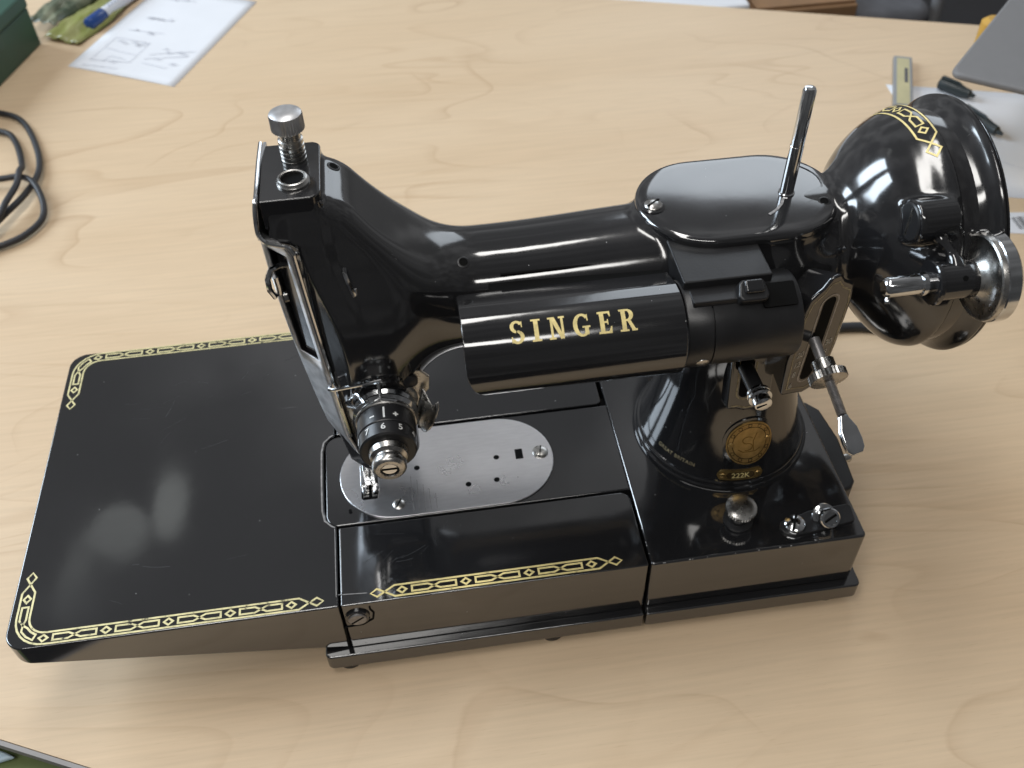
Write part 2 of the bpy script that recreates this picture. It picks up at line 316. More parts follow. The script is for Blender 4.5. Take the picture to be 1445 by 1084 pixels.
def disc_poly(cx, cy, rx, ry=None, n_=32): return [(cx+rx*math.cos(2*math.pi*i/n_), cy+(ry or rx)*math.sin(2*math.pi*i/n_)) for i in range(n_)]
def strip_lines(mb, lines, w, fmap, step=2.0, h=.06):
    # flat printed lines: lines are (u, v) polylines; fmap(u, v, h) gives a point
    for pl, closed in lines:
        pts = [Vector((a, b_)) for a, b_ in pl]
        if closed: pts.append(pts[0])
        d = []
        for a, b_ in zip(pts, pts[1:]):
            k = max(1, int((b_-a).length/step)); d += [a+(b_-a)*i/k for i in range(k)]
        d.append(pts[-1]); N = len(d); vv = []
        for i in range(N):
            if closed: a, c = d[(i-1) % (N-1)], d[(i+1) % (N-1)]
            else: a, c = d[max(i-1, 0)], d[min(i+1, N-1)]
            t0 = (d[i]-a); t1 = (c-d[i])
            t0 = t0.normalized() if t0.length > 1e-9 else t1.normalized(); t1 = t1.normalized() if t1.length > 1e-9 else t0
            nn = Vector((-(t0+t1).y, (t0+t1).x)); nn = nn.normalized() if nn.length > 1e-6 else Vector((-t0.y, t0.x))
            k = 1/max(.45, nn.dot(Vector((-t1.y, t1.x)))); q1, q2 = d[i]+nn*w/2*k, d[i]-nn*w/2*k
            vv += [fmap(q1.x, q1.y, h), fmap(q2.x, q2.y, h)]
        mb.add(vv, [(2*i, 2*i+1, 2*i+3, 2*i+2) for i in range(N-1)])
_fc = {}
def text_lines(mb, txt, size, fmap, align='CENTER', h=.06, bold=0.0, spacing=1.0):
    cu = bpy.data.curves.new('t', 'FONT'); cu.body = txt; cu.size = size; cu.align_x = align; cu.align_y = 'CENTER'; cu.offset = bold; cu.resolution_u = 3; cu.space_character = spacing
    o = bpy.data.objects.new('t', cu); col.objects.link(o); dg = bpy.context.evaluated_depsgraph_get()
    me = o.evaluated_get(dg).to_mesh()
    vv = [fmap(q.co.x, q.co.y, h) for q in me.vertices]; fs = [tuple(p_.vertices) for p_ in me.polygons]
    mb.add(vv, fs); o.evaluated_get(dg).to_mesh_clear(); bpy.data.objects.remove(o); bpy.data.curves.remove(cu)

# ------------------------------------------------------------------ the setting: table and what shows past its edges
# table outline in plan; the back edge runs off to the right and the front left corner is cut by the table's own edge
ea, eb = Vector((35, 640)), Vector((342, 531)); dr = (eb-ea).normalized()
fa, fb = Vector((-393.6, -12.8)), Vector((-350.9, -32.4)); df = (fb-fa).normalized()
BL = ea-dr*900; BR = eb+dr*700; FR = fb+df*1200; FL = fa-df*420
poly = [tuple(FL), tuple(FR), tuple(BR), tuple(BL)]
tb = MB().prism(poly, TZ-5, TZ).build('table', 'maple', smooth=False)
tag(tb, kind='structure')
band = MB()
nrm = Vector((df.y, -df.x))
band.add([(*(FL+nrm*.2), TZ-.6), (*(FR+nrm*.2), TZ-.6), (*(FR+nrm*2.2), TZ-.6), (*(FL+nrm*2.2), TZ-.6), (*(FL+nrm*.2), TZ-5), (*(FR+nrm*.2), TZ-5), (*(FR+nrm*2.2), TZ-5), (*(FL+nrm*2.2), TZ-5)],
         [(0, 1, 2, 3), (7, 6, 5, 4), (3, 2, 6, 7), (0, 3, 7, 4), (1, 5, 6, 2), (0, 4, 5, 1)])
band.build('edge_band', 'edge_band', tb, smooth=False)
fl = MB().box(-2500, 2500, -1500, 3200, -760, -750).build('floor', 'floor', smooth=False); tag(fl, kind='structure')

# ------------------------------------------------------------------ THE SEWING MACHINE
sm = empty('sewing_machine', (-150, 85, TZ), 'vintage black enamelled portable sewing machine with gold decals on the maple table', 'sewing machine')

# --- bed: fixed base under pillar, free arm, removable extension with folding leaf
XH, XS, XL = -236.0, -100.0, -376.6
bed = MB().prism(rrect(-99.2, 0, 0, 178, (1.5, 2.5, 6, 3)), -35, 0).build('bed', 'enamel_flat', sm, bevel=1.3, seg=3)
MB().prism(rrect(-241.2, -99.0, 42.6, 96.8, (6.5, 0, 0, 6.5)), -34, -.3).build('free_arm', 'enamel_flat', sm, bevel=.7)
MB().box(-236, -97, 35, 104, -33, -3.2).build('bed_well', 'dark', sm, smooth=False)
# plinth flange
pl = MB().prism(rrect(-99.6, 4.2, -4.2, 182, (1, 3, 5, 2)), -45.2, -35.2).build('plinth', 'enamel_flat', sm, bevel=1.8, seg=3)
MB().prism(rrect(-99.9, 3.4, -3.3, 181, 2), -39.0, -38.2).build('moulding', 'dark', pl)
# rear and front slabs of the removable extension
ext = MB().prism(rrect(-235.6, -100.4, .0, 41.2, (1, 1, 4.5, .6)), -35, 0).build('extension_front', 'enamel_flat', sm, bevel=1.0, seg=3)
MB().prism(rrect(-235.6, -101.4, 98.0, 178, (.6, 3.0, 3, 1)), -35, 0).build('extension_rear', 'enamel_flat', sm, bevel=.9, seg=2)
p2 = MB().prism(rrect(-247.6, -100.7, -4.2, 182, (3, 1, 2, 3)), -45.2, -35.2).build('plinth', 'enamel_flat', sm, bevel=1.8, seg=3)
for x, y in ((-238, 3.5), (-143, 3.2), (-9, 4.5), (-9, 172), (-238, 172)):
    MB().lathe([(0, 6.0), (3.5, 7.2), (6, 7.0)], (x, y, TZ+.02), (0, 0, 1), 24).build('rubber_foot', 'rubber', sm)
# leaf: thin at its free end, deep at the hinge; notched round the end of the free arm
out = rrect(XL, XH-.5, 0, 178, (9, .8, 1, 9), 10)
notch = [(XH-.5, 97.2), (-238.2, 96.6), (-241.0, 93.2), (-241.9, 88), (-242.0, 70), (-241.9, 52), (-241.0, 46.8), (-238.2, 43.4), (XH-.5, 42.6)]
i0 = max(i for i, q in enumerate(out) if q[0] > XH-3 and q[1] < 20)
poly = out[:i0+1]+notch[::-1]+out[i0+1:]
def leafbot(x): return -11.5-23.4*max(0, min(1, (x-XL-2)/(XH-XL)))
n_ = len(poly)
lf = MB().add([(x, y, 0) for x, y in poly]+[(x, y, leafbot(x)) for x, y in poly], [tuple(range(n_)), tuple(range(2*n_-1, n_-1, -1))]+[(i, n_+i, n_+(i+1) % n_, (i+1) % n_) for i in range(n_)])
leaf = lf.build('leaf', 'enamel_flat', sm, bevel=1.5, seg=3)
# worn bare lines along the seams
wear = MB()
def ribbon(mb, pts, w, z): strip_lines(mb, [([(a, b_) for a, b_ in pts], False)], w, lambda u, v, h: (u, v, z+h), step=4)
ribbon(wear, [(XH-1.4, 5), (XH-1.4, 41)], .35, 0.0); ribbon(wear, [(XH-1.3, 41.8), (-238.8, 42.8), (-241.9, 46.2), (-243.0, 52), (-243.2, 70), (-243.0, 88), (-241.9, 93.8), (-238.8, 97.2), (XH-1.3, 98.0)], .7, 0.0)
ribbon(wear, [(-234.9, 7), (-234.9, 40.6)], .25, 0.0); ribbon(wear, [(-236.6, 6), (-224, 5.0)], .4, 0.01)
wear.build('worn_seam', 'scuff', leaf, smooth=False)
def scratches(parent, boxes, n_, seed):
    r_ = random.Random(seed); mb_ = MB()
    for _ in range(n_):
        x0, x1, y0, y1 = r_.choice(boxes); a = r_.uniform(-.4, 1.3); L_ = r_.uniform(3, 13); x, y = r_.uniform(x0, x1), r_.uniform(y0, y1); c = r_.uniform(-.05, .05)
        pts = [(x+L_*t_*math.cos(a+c*k), y+L_*t_*math.sin(a+c*k)) for k, t_ in enumerate((0, .25, .5, .75, 1))]
        strip_lines(mb_, [(pts, False)], r_.choice([.10, .14, .2]), lambda u, v, h: (u, v, .03), step=20)
    mb_.build('scratches', 'scratch', parent, smooth=False, recalc=False, kind='stuff')
scratches(leaf, [(-360, -260, 15, 165), (-300, -250, 60, 165), (-340, -300, 90, 150)], 22, 2)
scratches(ext, [(-228, -180, 12, 36), (-215, -190, 14, 34)], 9, 5)
def chips(parent, segs, n_, seed):
    r_ = random.Random(seed); mb_ = MB()
    for _ in range(n_):
        a, b_, nn = r_.choice(segs); q = Vector(a).lerp(Vector(b_), r_.random()); nn = Vector(nn).normalized(); tdir = (Vector(b_)-Vector(a)).normalized(); w = nn.cross(tdir); r0 = r_.uniform(.12, .34)
        mb_.add([q+nn*.06+tdir*r0*r_.uniform(.7, 1.9)*math.cos(t_*math.pi/4)+w*r0*.8*math.sin(t_*math.pi/4) for t_ in range(8)], [tuple(range(8))])
    mb_.build('paint_chips', 'chip', parent, smooth=False, recalc=False, kind='stuff')
M['chip'] = simple('bare_metal_chip', (.40, .39, .38), .5, .3, noise=.4, nscale=900)
chips(bed, [((-97, .45, -.45), (-1, .45, -.45), (0, -1, 1)), ((-.45, 3, -.45), (-.45, 70, -.45), (1, 0, 1)), ((-98.8, 2, -.4), (-98.8, 40, -.4), (-1, 0, 1))], 34, 3)
chips(ext, [((-222, .35, -.35), (-102, .35, -.35), (0, -1, 1)), ((-234, 40.9, -.35), (-106, 40.9, -.35), (0, 1, 1)), ((-100.8, 3, -.35), (-100.8, 36, -.35), (1, 0, 1))], 40, 4)
chips(leaf, [((-364, .5, -.5), (-240, .5, -.5), (0, -1, 1)), ((-376.1, 12, -.5), (-376.1, 165, -.5), (-1, 0, 1))], 30, 6)
# hinge at the front left of the extension
hg = MB().lathe([(0, 5.4), (1.0, 5.4), (1.5, 4.9)], (-229.6, .2, -9.6), (0, -1, 0), 28).build('hinge', 'enamel', sm)
MB().lathe([(0, 4.0), (.5, 4.0), (.8, 3.6)], (-229.6, -1.3, -9.6), (0, -1, 0), 24).build('screw', 'edge', hg)
fr = frame((-229.6, -2.1, -9.6), (.8, 0, .6), (-.6, 0, .8)); MB().box(-3.5, 3.5, -.45, .45, -.1, .12, fr).build('screw_slot', 'dark', hg)
MB().tube([(-223.6+0*i, -.05, -3-i) for i in range(3)]+[(-222.4, -.05, -8), (-223.2, -.05, -13), (-228, -.05, -16.5), (-236, -.05, -17), (-236.2, -.05, -34)], .45, 6).build('hinge_gap', 'dark', sm)

# --- gold geometric borders
def border(Lt, h=2.75, period=26.6, boxl=18.4, e=7.0):
    x = Lt; ln = []
    hh = h*.72
    d0 = [(0, 0), (e*.46, hh), (e*.92, 0), (e*.46, -hh)]
    ln.append((d0, True))
    ln.append(([(e*.92, 0), (e*1.55, h), (x-e*1.55, h), (x-e*.92, 0)], False)); ln.append(([(e*.92, 0), (e*1.55, -h), (x-e*1.55, -h), (x-e*.92, 0)], False))
    ln.append(([(x-a, b_) for a, b_ in d0], True))
    u0 = e*1.55+.7; nb_ = max(1, round((x-2*u0-5)/period)); per = (x-2*u0-5)/nb_
    for i in range(nb_+1):
        c = u0+2.5+per*i; ln.append(([(c-1.9, 0), (c, 1.55), (c+1.9, 0), (c, -1.55)], True))
        if i < nb_:
            a = c+per*.155; b_ = c+per*.845; mid = (a+b_)/2; w = per*.07; k = 1.35
            ln.append(([(a, k), (mid-w*1.4, k), (mid+w*1.4, -k), (b_, -k), (b_, k), (mid+w*1.4, k), (mid-w*1.4, -k), (a, -k)], True))
    return ln
def path_map(pts, z):
    P_ = [Vector(q) for q in pts]; acc = [0]
    for a, b_ in zip(P_, P_[1:]): acc.append(acc[-1]+(b_-a).length)
    tg = [(P_[min(i+1, len(P_)-1)]-P_[max(i-1, 0)]).normalized() for i in range(len(P_))]
    def f(u, v, h):
        u = max(0, min(acc[-1]-1e-6, u)); i = max(k for k in range(len(acc)) if acc[k] <= u+1e-9); i = min(i, len(P_)-2)
        t_ = (u-acc[i])/(acc[i+1]-acc[i]); q = P_[i].lerp(P_[i+1], t_); d = tg[i].lerp(tg[i+1], t_).normalized()
        return (q.x-d.y*v, q.y+d.x*v, z+h)
    return f, acc[-1]
def corner(a, c, b_, r_, n_=14):
    a, c, b_ = Vector(a), Vector(c), Vector(b_); d1 = (a-c).normalized(); d2 = (b_-c).normalized(); o = c+d1*r_+d2*r_
    out_ = [a]
    for i in range(n_+1):
        t_ = R(90*i/n_); out_.append(o-d2*r_*math.cos(t_)-d1*r_*math.sin(t_))
    return [tuple(q) for q in out_]+[tuple(b_)]
def dense(pts, step=3):
    o_ = []
    for a, b_ in zip(pts, pts[1:]):
        k = max(1, int((Vector(b_)-Vector(a)).length/step)); o_ += [tuple(Vector(a).lerp(Vector(b_), i/k)) for i in range(k)]
    return o_+[pts[-1]]
for pts in (dense(corner((-242.5, 4.0), (-370.6, 4.0), (-370.6, 38.5), 11)), dense(corner((-371.0, 137), (-371.0, 174.2), (-238.5, 174.2), 11))):
    f, L_ = path_map(pts, .02); mb = MB(); strip_lines(mb, border(L_), .86, f, 2.5); mb.build('gold_border', 'gold_worn', leaf, smooth=False, recalc=False)
f, L_ = path_map(dense([(-223, 4.4), (-111.2, 4.4)]), .02); mb = MB(); strip_lines(mb, border(L_), .9, f, 3); mb.build('gold_border', 'gold', ext, smooth=False, recalc=False)

# --- throat plate with its holes, screws, feed and presser foot
def stad(x0, x1, yc, r_, n_=24): return [(x1-r_+r_*math.sin(math.pi*i/n_), yc-r_*math.cos(math.pi*i/n_)) for i in range(n_+1)]+[(x0+r_-r_*math.sin(math.pi*i/n_), yc+r_*math.cos(math.pi*i/n_)) for i in range(n_+1)]
tp = MB().prism(stad(-234.4, -131.4, 69.3, 26.4), -.4, .55).build('throat_plate', 'steel', sm, bevel=.35)
def plate_screw(x, y, z, r_, a, parent, mat='nickel', nm='screw'):
    o = MB().lathe([(0, r_), (.35, r_), (.75, r_*.8), (.95, r_*.4)], (x, y, z), (0, 0, 1), 24).build(nm, mat, parent)
    fr_ = frame((x, y, z+.92), (math.cos(a), math.sin(a), 0), (-math.sin(a), math.cos(a), 0)); MB().box(-r_*.9, r_*.9, -.32, .32, -.35, .06, fr_).build('slot', 'dark', o if parent is sm else parent)
    return o
plate_screw(-137.4, 70.8, .55, 3.9, 1.35, tp); plate_screw(-207.4, 50.2, .55, 2.9, 1.1, tp)
for x, y in ((-197.5, 70.4), (-158.9, 70.9), (-174, 56.7), (-160.4, 57.3), (-230, 50)):
    MB().prism(disc_poly(x, y, 1.4 if x > -200 else .8, n_=16), .45, .60).build('hole', 'dark', tp)
MB().prism(rrect(-149.6, -145.9, 68.2, 74.4, .3), .45, .60).build('hole', 'dark', tp)
MB().prism(rrect(-224.5, -216.5, 55, 73, 1.5), .45, .60).build('feed_slot', 'dark', tp)
fd = MB()
for k in range(2):
    for j in range(10): fd.box(-223.6+k*4.2, -220.9+k*4.2, 56+1.7*j, 57.1+1.7*j, .3, 1.3)
fd.build('feed_dog', 'nickel', tp, smooth=False)
for i, x in enumerate((-201, -198.2, -195.5, -192.8, -190)):
    MB().box(x, x+.22, 44.5+abs(i-2)*.4, 66-3*i, .55, .59).build('guide_line', 'edge', tp, smooth=False)
ft = MB().prism([(-224.2, 64), (-223.8, 58.5), (-221.9, 57), (-221.3, 64)], 1.5, 2.6).prism([(-219.0, 64), (-218.6, 57), (-216.8, 58.5), (-216.2, 64)], 1.5, 2.6).box(-224.5, -215.9, 61.5, 74, 1.5, 3.4).box(-222.6, -217.4, 64, 71, 3.3, 11)
ft.build('presser_foot', 'chrome', sm, bevel=.4)
MB().cyl((-220.2, 72.5, 8), (-220.2, 72.5, 60), 2.6).build('presser_bar', 'chrome', sm)
MB().lathe([(0, .15), (4, .5), (22, .5), (23, .9), (30, .9)], (-219.6, 63.5, 3), (0, 0, 1), 10).build('needle', 'chrome', sm)
MB().lathe([(0, 2.3), (2, 2.8), (7, 2.8), (9, 2.3), (34, 2.3)], (-219.6, 63.5, 28), (0, 0, 1), 20).build('needle_bar', 'chrome', sm)

# --- arm casting: head, arm, pillar and the bell at the wheel end as one smooth casting
def smin(a, b_, k):
    h = np.clip(.5+.5*(b_-a)/k, 0, 1); return b_*(1-h)+a*h-k*h*(1-h)
def smax(a, b_, k): return -smin(-a, -b_, k)
def sstep(a, b_, x):
    t_ = np.clip((x-a)/(b_-a), 0, 1); return t_*t_*(3-2*t_)
BY, BZ = 73.0, 115.0
bx = np.array([-60, -36, -20, -16.5, -13.5, -10, -6, -2, 2, 6, 10, 14, 18.5, 40.]); br_ = np.array([14, 15, 16, 19.5, 25, 30.5, 35.2, 39.4, 43.2, 46.3, 48.6, 49.8, 49.8, 49.8])
xs_ = np.linspace(-60, 40, 401); rs_ = np.interp(xs_, bx, br_); ker = np.exp(-np.linspace(-2, 2, 23)**2); ker /= ker.sum()
rs_ = np.convolve(np.pad(rs_, 11, mode='edge'), ker, 'valid'); dr_ = np.gradient(rs_, xs_)
hz_ = np.linspace(20, 190, 341); hx_ = np.interp(hz_, [40, 75, 95, 118, 128, 136, 147, 158, 166, 171], [-194, -194, -195, -191, -188, -190, -197, -205, -212, -217])
k2 = np.exp(-np.linspace(-2, 2, 33)**2); k2 /= k2.sum(); hx_ = np.convolve(np.pad(hx_, 16, mode='edge'), k2, 'valid')
def casting(x, y, z):
    # arm: a thick tube that swells toward the pillar
    zc = 107.5+1.5*sstep(-160, -90, x); ra = 23.6+1.6*sstep(-150, -60, x)+1.5*sstep(-175, -205, x)
    ya, za = (y-74.5), (z-zc)
    arm = (np.abs(ya/1.02)**2.25+np.abs(za/.98)**2.25+1e-9)**(1/2.25)-ra
    arm = smax(arm, x+18, 6); arm = smax(arm, -232-x, 6)
    # head
    left = -235.6-1.6*sstep(170, 150, z)+10*np.clip((140-z)/100, 0, 1.1)**1.5
    right = np.interp(z, hz_, hx_)
    front = 57.6-4.1*sstep(168, 148, z)-5.0*np.clip((150-z)/90, 0, 1.2); back = 94.0-2*sstep(140, 60, z)
    rd = 8.0
    qx = np.abs(x-(left+right)/2)-(right-left)/2+rd; qy = np.abs(y-(front+back)/2)-(back-front)/2+rd; qz = np.abs(z-98)-68.5+rd
    hd = np.sqrt(np.maximum(qx, 0)**2+np.maximum(qy, 0)**2+np.maximum(qz, 0)**2)+np.minimum(np.maximum(qx, np.maximum(qy, qz)), 0)-rd
    hl = x+216.5                                                                # square off the left half before it is cut
    qh = np.maximum(np.maximum(np.abs(y-(front+back)/2)-(back-front)/2+3, np.abs(z-98)-68.5+3), 0); sq = np.maximum(np.abs(y-(front+back)/2)-(back-front)/2, np.abs(z-98)-69.8); sq = smax(sq, hl, 3)
    hd = smin(hd, sq, 2)
    body = smin(arm, hd, 27)
    body = smax(body, left-x, .8)
    ch = (-(x-(left+10.0))-(y-front))*.7071-9*sstep(151, 157, z)
    body = smax(body, ch, .8)
    body = smax(body, 30-z+2000*(x > -180), .5) if False else body
    # pillar
    rp = 31.5+9.0*np.clip((46-z)/46, 0, 1)**1.6+3*sstep(60, 95, z)
    pr = np.sqrt((x+47)**2+((y-75.5)/1.0)**2)-rp; pr = smax(pr, z-104, 12); pr = smax(pr, -3-z, .5)
    body = smin(body, pr, 13)
    # spool platform
    px = np.maximum(np.abs(x+56.5)-14.0, 0); plt_ = np.sqrt(px**2+(y-79)**2)-26.4; plt_ = smax(plt_, z-133.2, 2.5); plt_ = smax(plt_, 118-z, 3)
    body = smin(body, plt_, 5)
    # bell
    rr = np.sqrt((y-BY)**2+(z-BZ-4.5*sstep(10, -8, x))**2); rb = np.interp(x, xs_, rs_); db = np.interp(x, xs_, dr_)
    bell = (rr-rb)/np.sqrt(1+np.minimum(db, 1.6)**2); bell = smax(bell, x-14.8, 2.6); bell = smax(bell, -45-x, 4)
    body = smin(body, bell, 7)
    # bosses: winder lug on the bell front, oil boss
    bo = np.sqrt((y-40.0)**2+(z-145)**2)-8.4; bo = smax(bo, np.abs(x-4)-8.0, 1.5); body = smin(body, bo, 2.5)
    pad = np.sqrt((x+206)**2+(z-71)**2)-13; pad = smax(pad, 48.5-y, 1.5); pad = smax(pad, y-70, 2); body = smin(body, pad, 5)
    return body
def surface_net(F, lo, hi, h):
    ax_ = [np.arange(lo[i], hi[i]+h, h) for i in range(3)]; X, Y, Z = np.meshgrid(*ax_, indexing='ij'); f = F(X, Y, Z); sg = f < 0
    nx, ny, nz = f.shape; cs = np.zeros((nx-1, ny-1, nz-1, 3)); cnt = np.zeros((nx-1, ny-1, nz-1))
    corner_ = [(i, j, k) for i in (0, 1) for j in (0, 1) for k in (0, 1)]
    def sub(a, c): return a[c[0]:c[0]+nx-1, c[1]:c[1]+ny-1, c[2]:c[2]+nz-1]
    for a in corner_:
        for d in range(3):
            if a[d] == 0:
                b_ = list(a); b_[d] = 1; fa_, fb_ = sub(f, a), sub(f, b_); cr = (fa_ < 0) != (fb_ < 0)
                t_ = np.where(cr, fa_/np.where(cr, fa_-fb_, 1), 0)
                for q in range(3): cs[..., q] += np.where(cr, a[q]+(t_ if q == d else 0), 0)
                cnt += cr
    act = cnt > 0; idx = -np.ones(act.shape, int); idx[act] = np.arange(act.sum()); I = np.argwhere(act)
    V = (I+cs[act]/cnt[act][:, None])*h+np.array([a[0] for a in ax_]); quads = []
    for d in range(3):
        e1, e2 = (d+1) % 3, (d+2) % 3; s0 = [slice(1, -1)]*3; s0[d] = slice(0, -1); s1 = list(s0); s1[d] = slice(1, None)
        a = sg[tuple(s0)]; b_ = sg[tuple(s1)]; E_ = np.argwhere(a != b_)
        off_ = np.ones(3, int); off_[d] = 0; E0 = E_+off_; flip = a[tuple(E_.T)]
        c = []
        for u, v in ((0, 0), (1, 0), (1, 1), (0, 1)):
            q = E0.copy(); q[:, e1] -= 1-u; q[:, e2] -= 1-v; c.append(idx[tuple(q.T)])
        Q = np.stack(c, 1); Q[~flip] = Q[~flip][:, ::-1]; quads.append(Q)
    Q = np.concatenate(quads); Q = Q[(Q >= 0).all(1)]
    def grad(P_):
        e_ = .15; g = np.zeros_like(P_)
        for q in range(3):
            d = np.zeros(3); d[q] = e_; g[:, q] = (F(*(P_+d).T)-F(*(P_-d).T))/(2*e_)
        return g
    for _ in range(3):
        g = grad(V); fv = F(*V.T); V = V-np.clip(fv, -1, 1)[:, None]*g/np.maximum((g*g).sum(1), .2)[:, None]
    g = grad(V); g /= np.linalg.norm(g, axis=1)[:, None]+1e-9
    return V, Q, g
V, Q, G = surface_net(casting, (-244, 10, -4), (22, 134, 174), 1.35)
mb = MB(); mb.v = [tuple(q) for q in V]; mb.f = [tuple(int(i) for i in q) for q in Q]
arm = mb.build('arm', 'enamel', sm, smooth=True, ang=180, recalc=False)
arm.data.normals_split_custom_set_from_vertices([tuple(q) for q in G])

# ring at the foot of the pillar
MB().lathe([(0, 42.3), (1.2, 42.3), (2.2, 41.6), (2.4, 40.9), (3.2, 40.9), (4.2, 40.2), (4.6, 38.5)], (-47, 75.5, 0), (0, 0, 1), 96).build('pillar_ring', 'enamel', sm)

# --- head: top pad, presser screw, needle bar bushing
pad = MB().prism(rrect(-237.8, -216.4, 57.2, 92.4, (.6, 4.5, 3.5, .6)), 158, 170).build('head_pad', 'enamel', sm, bevel=.9, seg=3)
ks = MB().lathe([(0, 4.6), (1.6, 4.6), (1.9, 4.0), (2.3, 4.6), (3.4, 4.6), (3.7, 4.0), (4.1, 4.6), (5.2, 4.6), (5.5, 4.0), (5.9, 4.6), (7, 4.6), (7.3, 4.0), (7.7, 4.5), (9.2, 4.5), (9.5, 3.9), (12.5, 3.9)], (-225.8, 83.2, 168.5), (0, 0, 1), 28).build('pressure_screw', 'nickel', sm)
MB().lathe([(0, 4.5), (.8, 6.0, 1), (6.4, 6.0, 1), (6.9, 5.7), (7.5, 4.6), (7.9, 2.6), (8.0, .4)], (-225.8, 83.2, 181), (0, 0, 1), 68, knurl=.085).build('knurled_head', 'nickel_sheet', ks)
nb_ = MB().lathe([(0, 5.9), (1.0, 5.9), (1.6, 5.4), (2.2, 5.2), (2.4, 4.7), (2.2, 4.1), (.6, 4.0)], (-226, 67.6, 169.6), (0, 0, 1), 36).build('bushing', 'nickel', sm)
MB().prism(disc_poly(-226, 67.6, 4.1), 170.3, 170.6).build('bore', 'dark', nb_)
for p_, d in (((-211.5, 84, 167), (.3, .1, .95)), ((-168.5, 63.2, 129.6), (0, -.42, .9)), ((-24.0, 69, 134.6), (-.25, -.25, .93))):
    d = Vector(d).normalized(); o = Vector(p_); F1 = lambda q: float(casting(np.array([q.x]), np.array([q.y]), np.array([q.z]))[0])
    for _ in range(4): o = o-d*F1(o)
    d = Vector([F1(o+Vector(e_))-F1(o-Vector(e_)) for e_ in ((.2, 0, 0), (0, .2, 0), (0, 0, .2))]).normalized()
    # find the surface along d
    for _ in range(6): o = o-d*float(casting(np.array([o.x]), np.array([o.y]), np.array([o.z]))[0])
    ho = MB().lathe([(-.6, 2.5), (.05, 2.5), (.25, 2.2), (.25, 1.75), (-.3, 1.6)], o, d, 24).build('oil_hole', 'satin', sm)
    MB().lathe([(-.5, 1.7), (.16, 1.7)], o, d, 20).build('bore', 'dark', ho)

# --- face plate: bulged chrome sheet on the left end, its front lip slotted for the take-up lever
rows = []; skip = set(); zs = [170.4, 169, 164, 158, 156, 154.5, 151, 149, 140, 130, 120, 110, 104, 99, 96, 90, 82, 74, 66, 58, 52, 46, 40]
for i, z in enumerate(zs):
    tt = max(0, min(1, (150-z)/100)); t15 = tt**1.5
    ax = -238.4-1.8*max(0, min(1, (170-z)/14))+9.0*t15**1.1 ; sx = -229.2+6.5*tt**1.1
    if z < 52: sx += (52-z)*.25; ax += (52-z)*.3
    ay, sy = 62.0-.0*tt, 51.4-1.2*tt
    if z > 155: f_ = (z-155)/15.4; sx = ax+.3; sy = 55.5+1*f_; ay = 60
    elif z > 154: sx = -231; sy = 51.2
    ex, ey = sx-ax, sy-ay
    def at(q): return (ax+ex*q, ay+ey*q, z)
    bk = -236.0+9.0*t15
    rows.append([(bk, 94.2, z), (ax+.4, 80, z), (ax, 70, z), at(0), at(.12), at(.80), at(1.0)])
    if 98 < z < 151 and i+1 < len(zs): skip.add((i, 4))
fp = MB().grid(rows, skip).build('face_plate', 'nickel_sheet', sm, solid=1.0, off=-1, ang=40, recalc=False)
rim = MB().tube([rows[i][6] for i in range(5, len(rows)-2)], .95, 8).build('rim', 'chrome', fp)
MB().tube(bez([(-238.2, 94, 170.2), (-238.6, 80, 170.2), (-238.7, 60, 170.2), (-239.2, 56.6, 168.6), (-239.8, 55.4, 164), (-240.0, 54.8, 158.2), (-238, 53.4, 155.6), (-234, 52.0, 154.8), (-230.5, 51.2, 154.0), (-228.8, 51.0, 151)], 6), .85, 8).build('rim', 'chrome', fp)
lv = [(-232, 60, 136)]
for i in range(15):
    a = R(-60+300*i/14); lv.append((-238.2+2.2*math.sin(a*.5)-1.2, 55.5-1.5*math.cos(a), 136.5+6.2*math.cos(a)))
MB().tube([(-233, 62, 138), (-236.5, 57.5, 141.5), (-239.0, 55.0, 142), (-240.6, 53.6, 139), (-240.8, 53.6, 134), (-239.6, 54.6, 129.6), (-238.2, 55.8, 129.6), (-238.0, 56, 133), (-238.2, 55.8, 138)], 1.15, 8).build('take_up_lever', 'chrome', sm)
MB().lathe([(0, 3.4), (2.5, 3.4), (3.3, 2.8), (3.6, 1.2)], (-237.6, 70, 117), (-1, -.2, 0), 24).build('face_plate_screw', 'nickel', sm)
# thread guide on the head front
MB().tube([(-212.4, 51.5, 141.5), (-212.5, 49.2, 141.2), (-211.9, 48.4, 138), (-211.0, 48.2, 134), (-210.4, 48.4, 131.6), (-209.8, 48.8, 131.6), (-209.8, 49.4, 134)], 1.0, 8).build('thread_guide', 'chrome', sm)
MB().box(-213.6, -208.8, 50.0, 51.2, 129.6, 136).build('thread_guide_base', 'satin', sm, bevel=.6)

# --- tension dial
TX, TZ0 = -206.0, 70.0
ten = MB().lathe([(0, 15.2), (1.0, 15.2), (1.5, 14.4)], (TX, 48.5, TZ0), (0, -1, 0), 48).build('tension_unit', 'nickel', sm)
MB().lathe([(0, 12.2), (.6, 13.2), (1.0, 13.2), (2.2, 12.2)], (TX, 46.6, TZ0), (0, -1, 0), 48).build('tension_disc', 'chrome', ten)
MB().lathe([(0, 12.0), (1.0, 13.4), (1.5, 13.4), (2.6, 12.0)], (TX, 44.0, TZ0), (0, -1, 0), 48).build('tension_disc', 'chrome', ten)
MB().lathe([(0, 11.5), (1.5, 12.7), (2.4, 12.7), (2.8, 12.3)], (TX, 41.6, TZ0), (0, -1, 0), 48).build('tension_disc', 'nickel', ten)
dr1 = MB().lathe([(0, 11.6), (.4, 11.9), (8.6, 11.9), (9.0, 11.6)], (TX, 39.2, TZ0), (0, -1, 0), 64).build('drum', 'satin', ten)
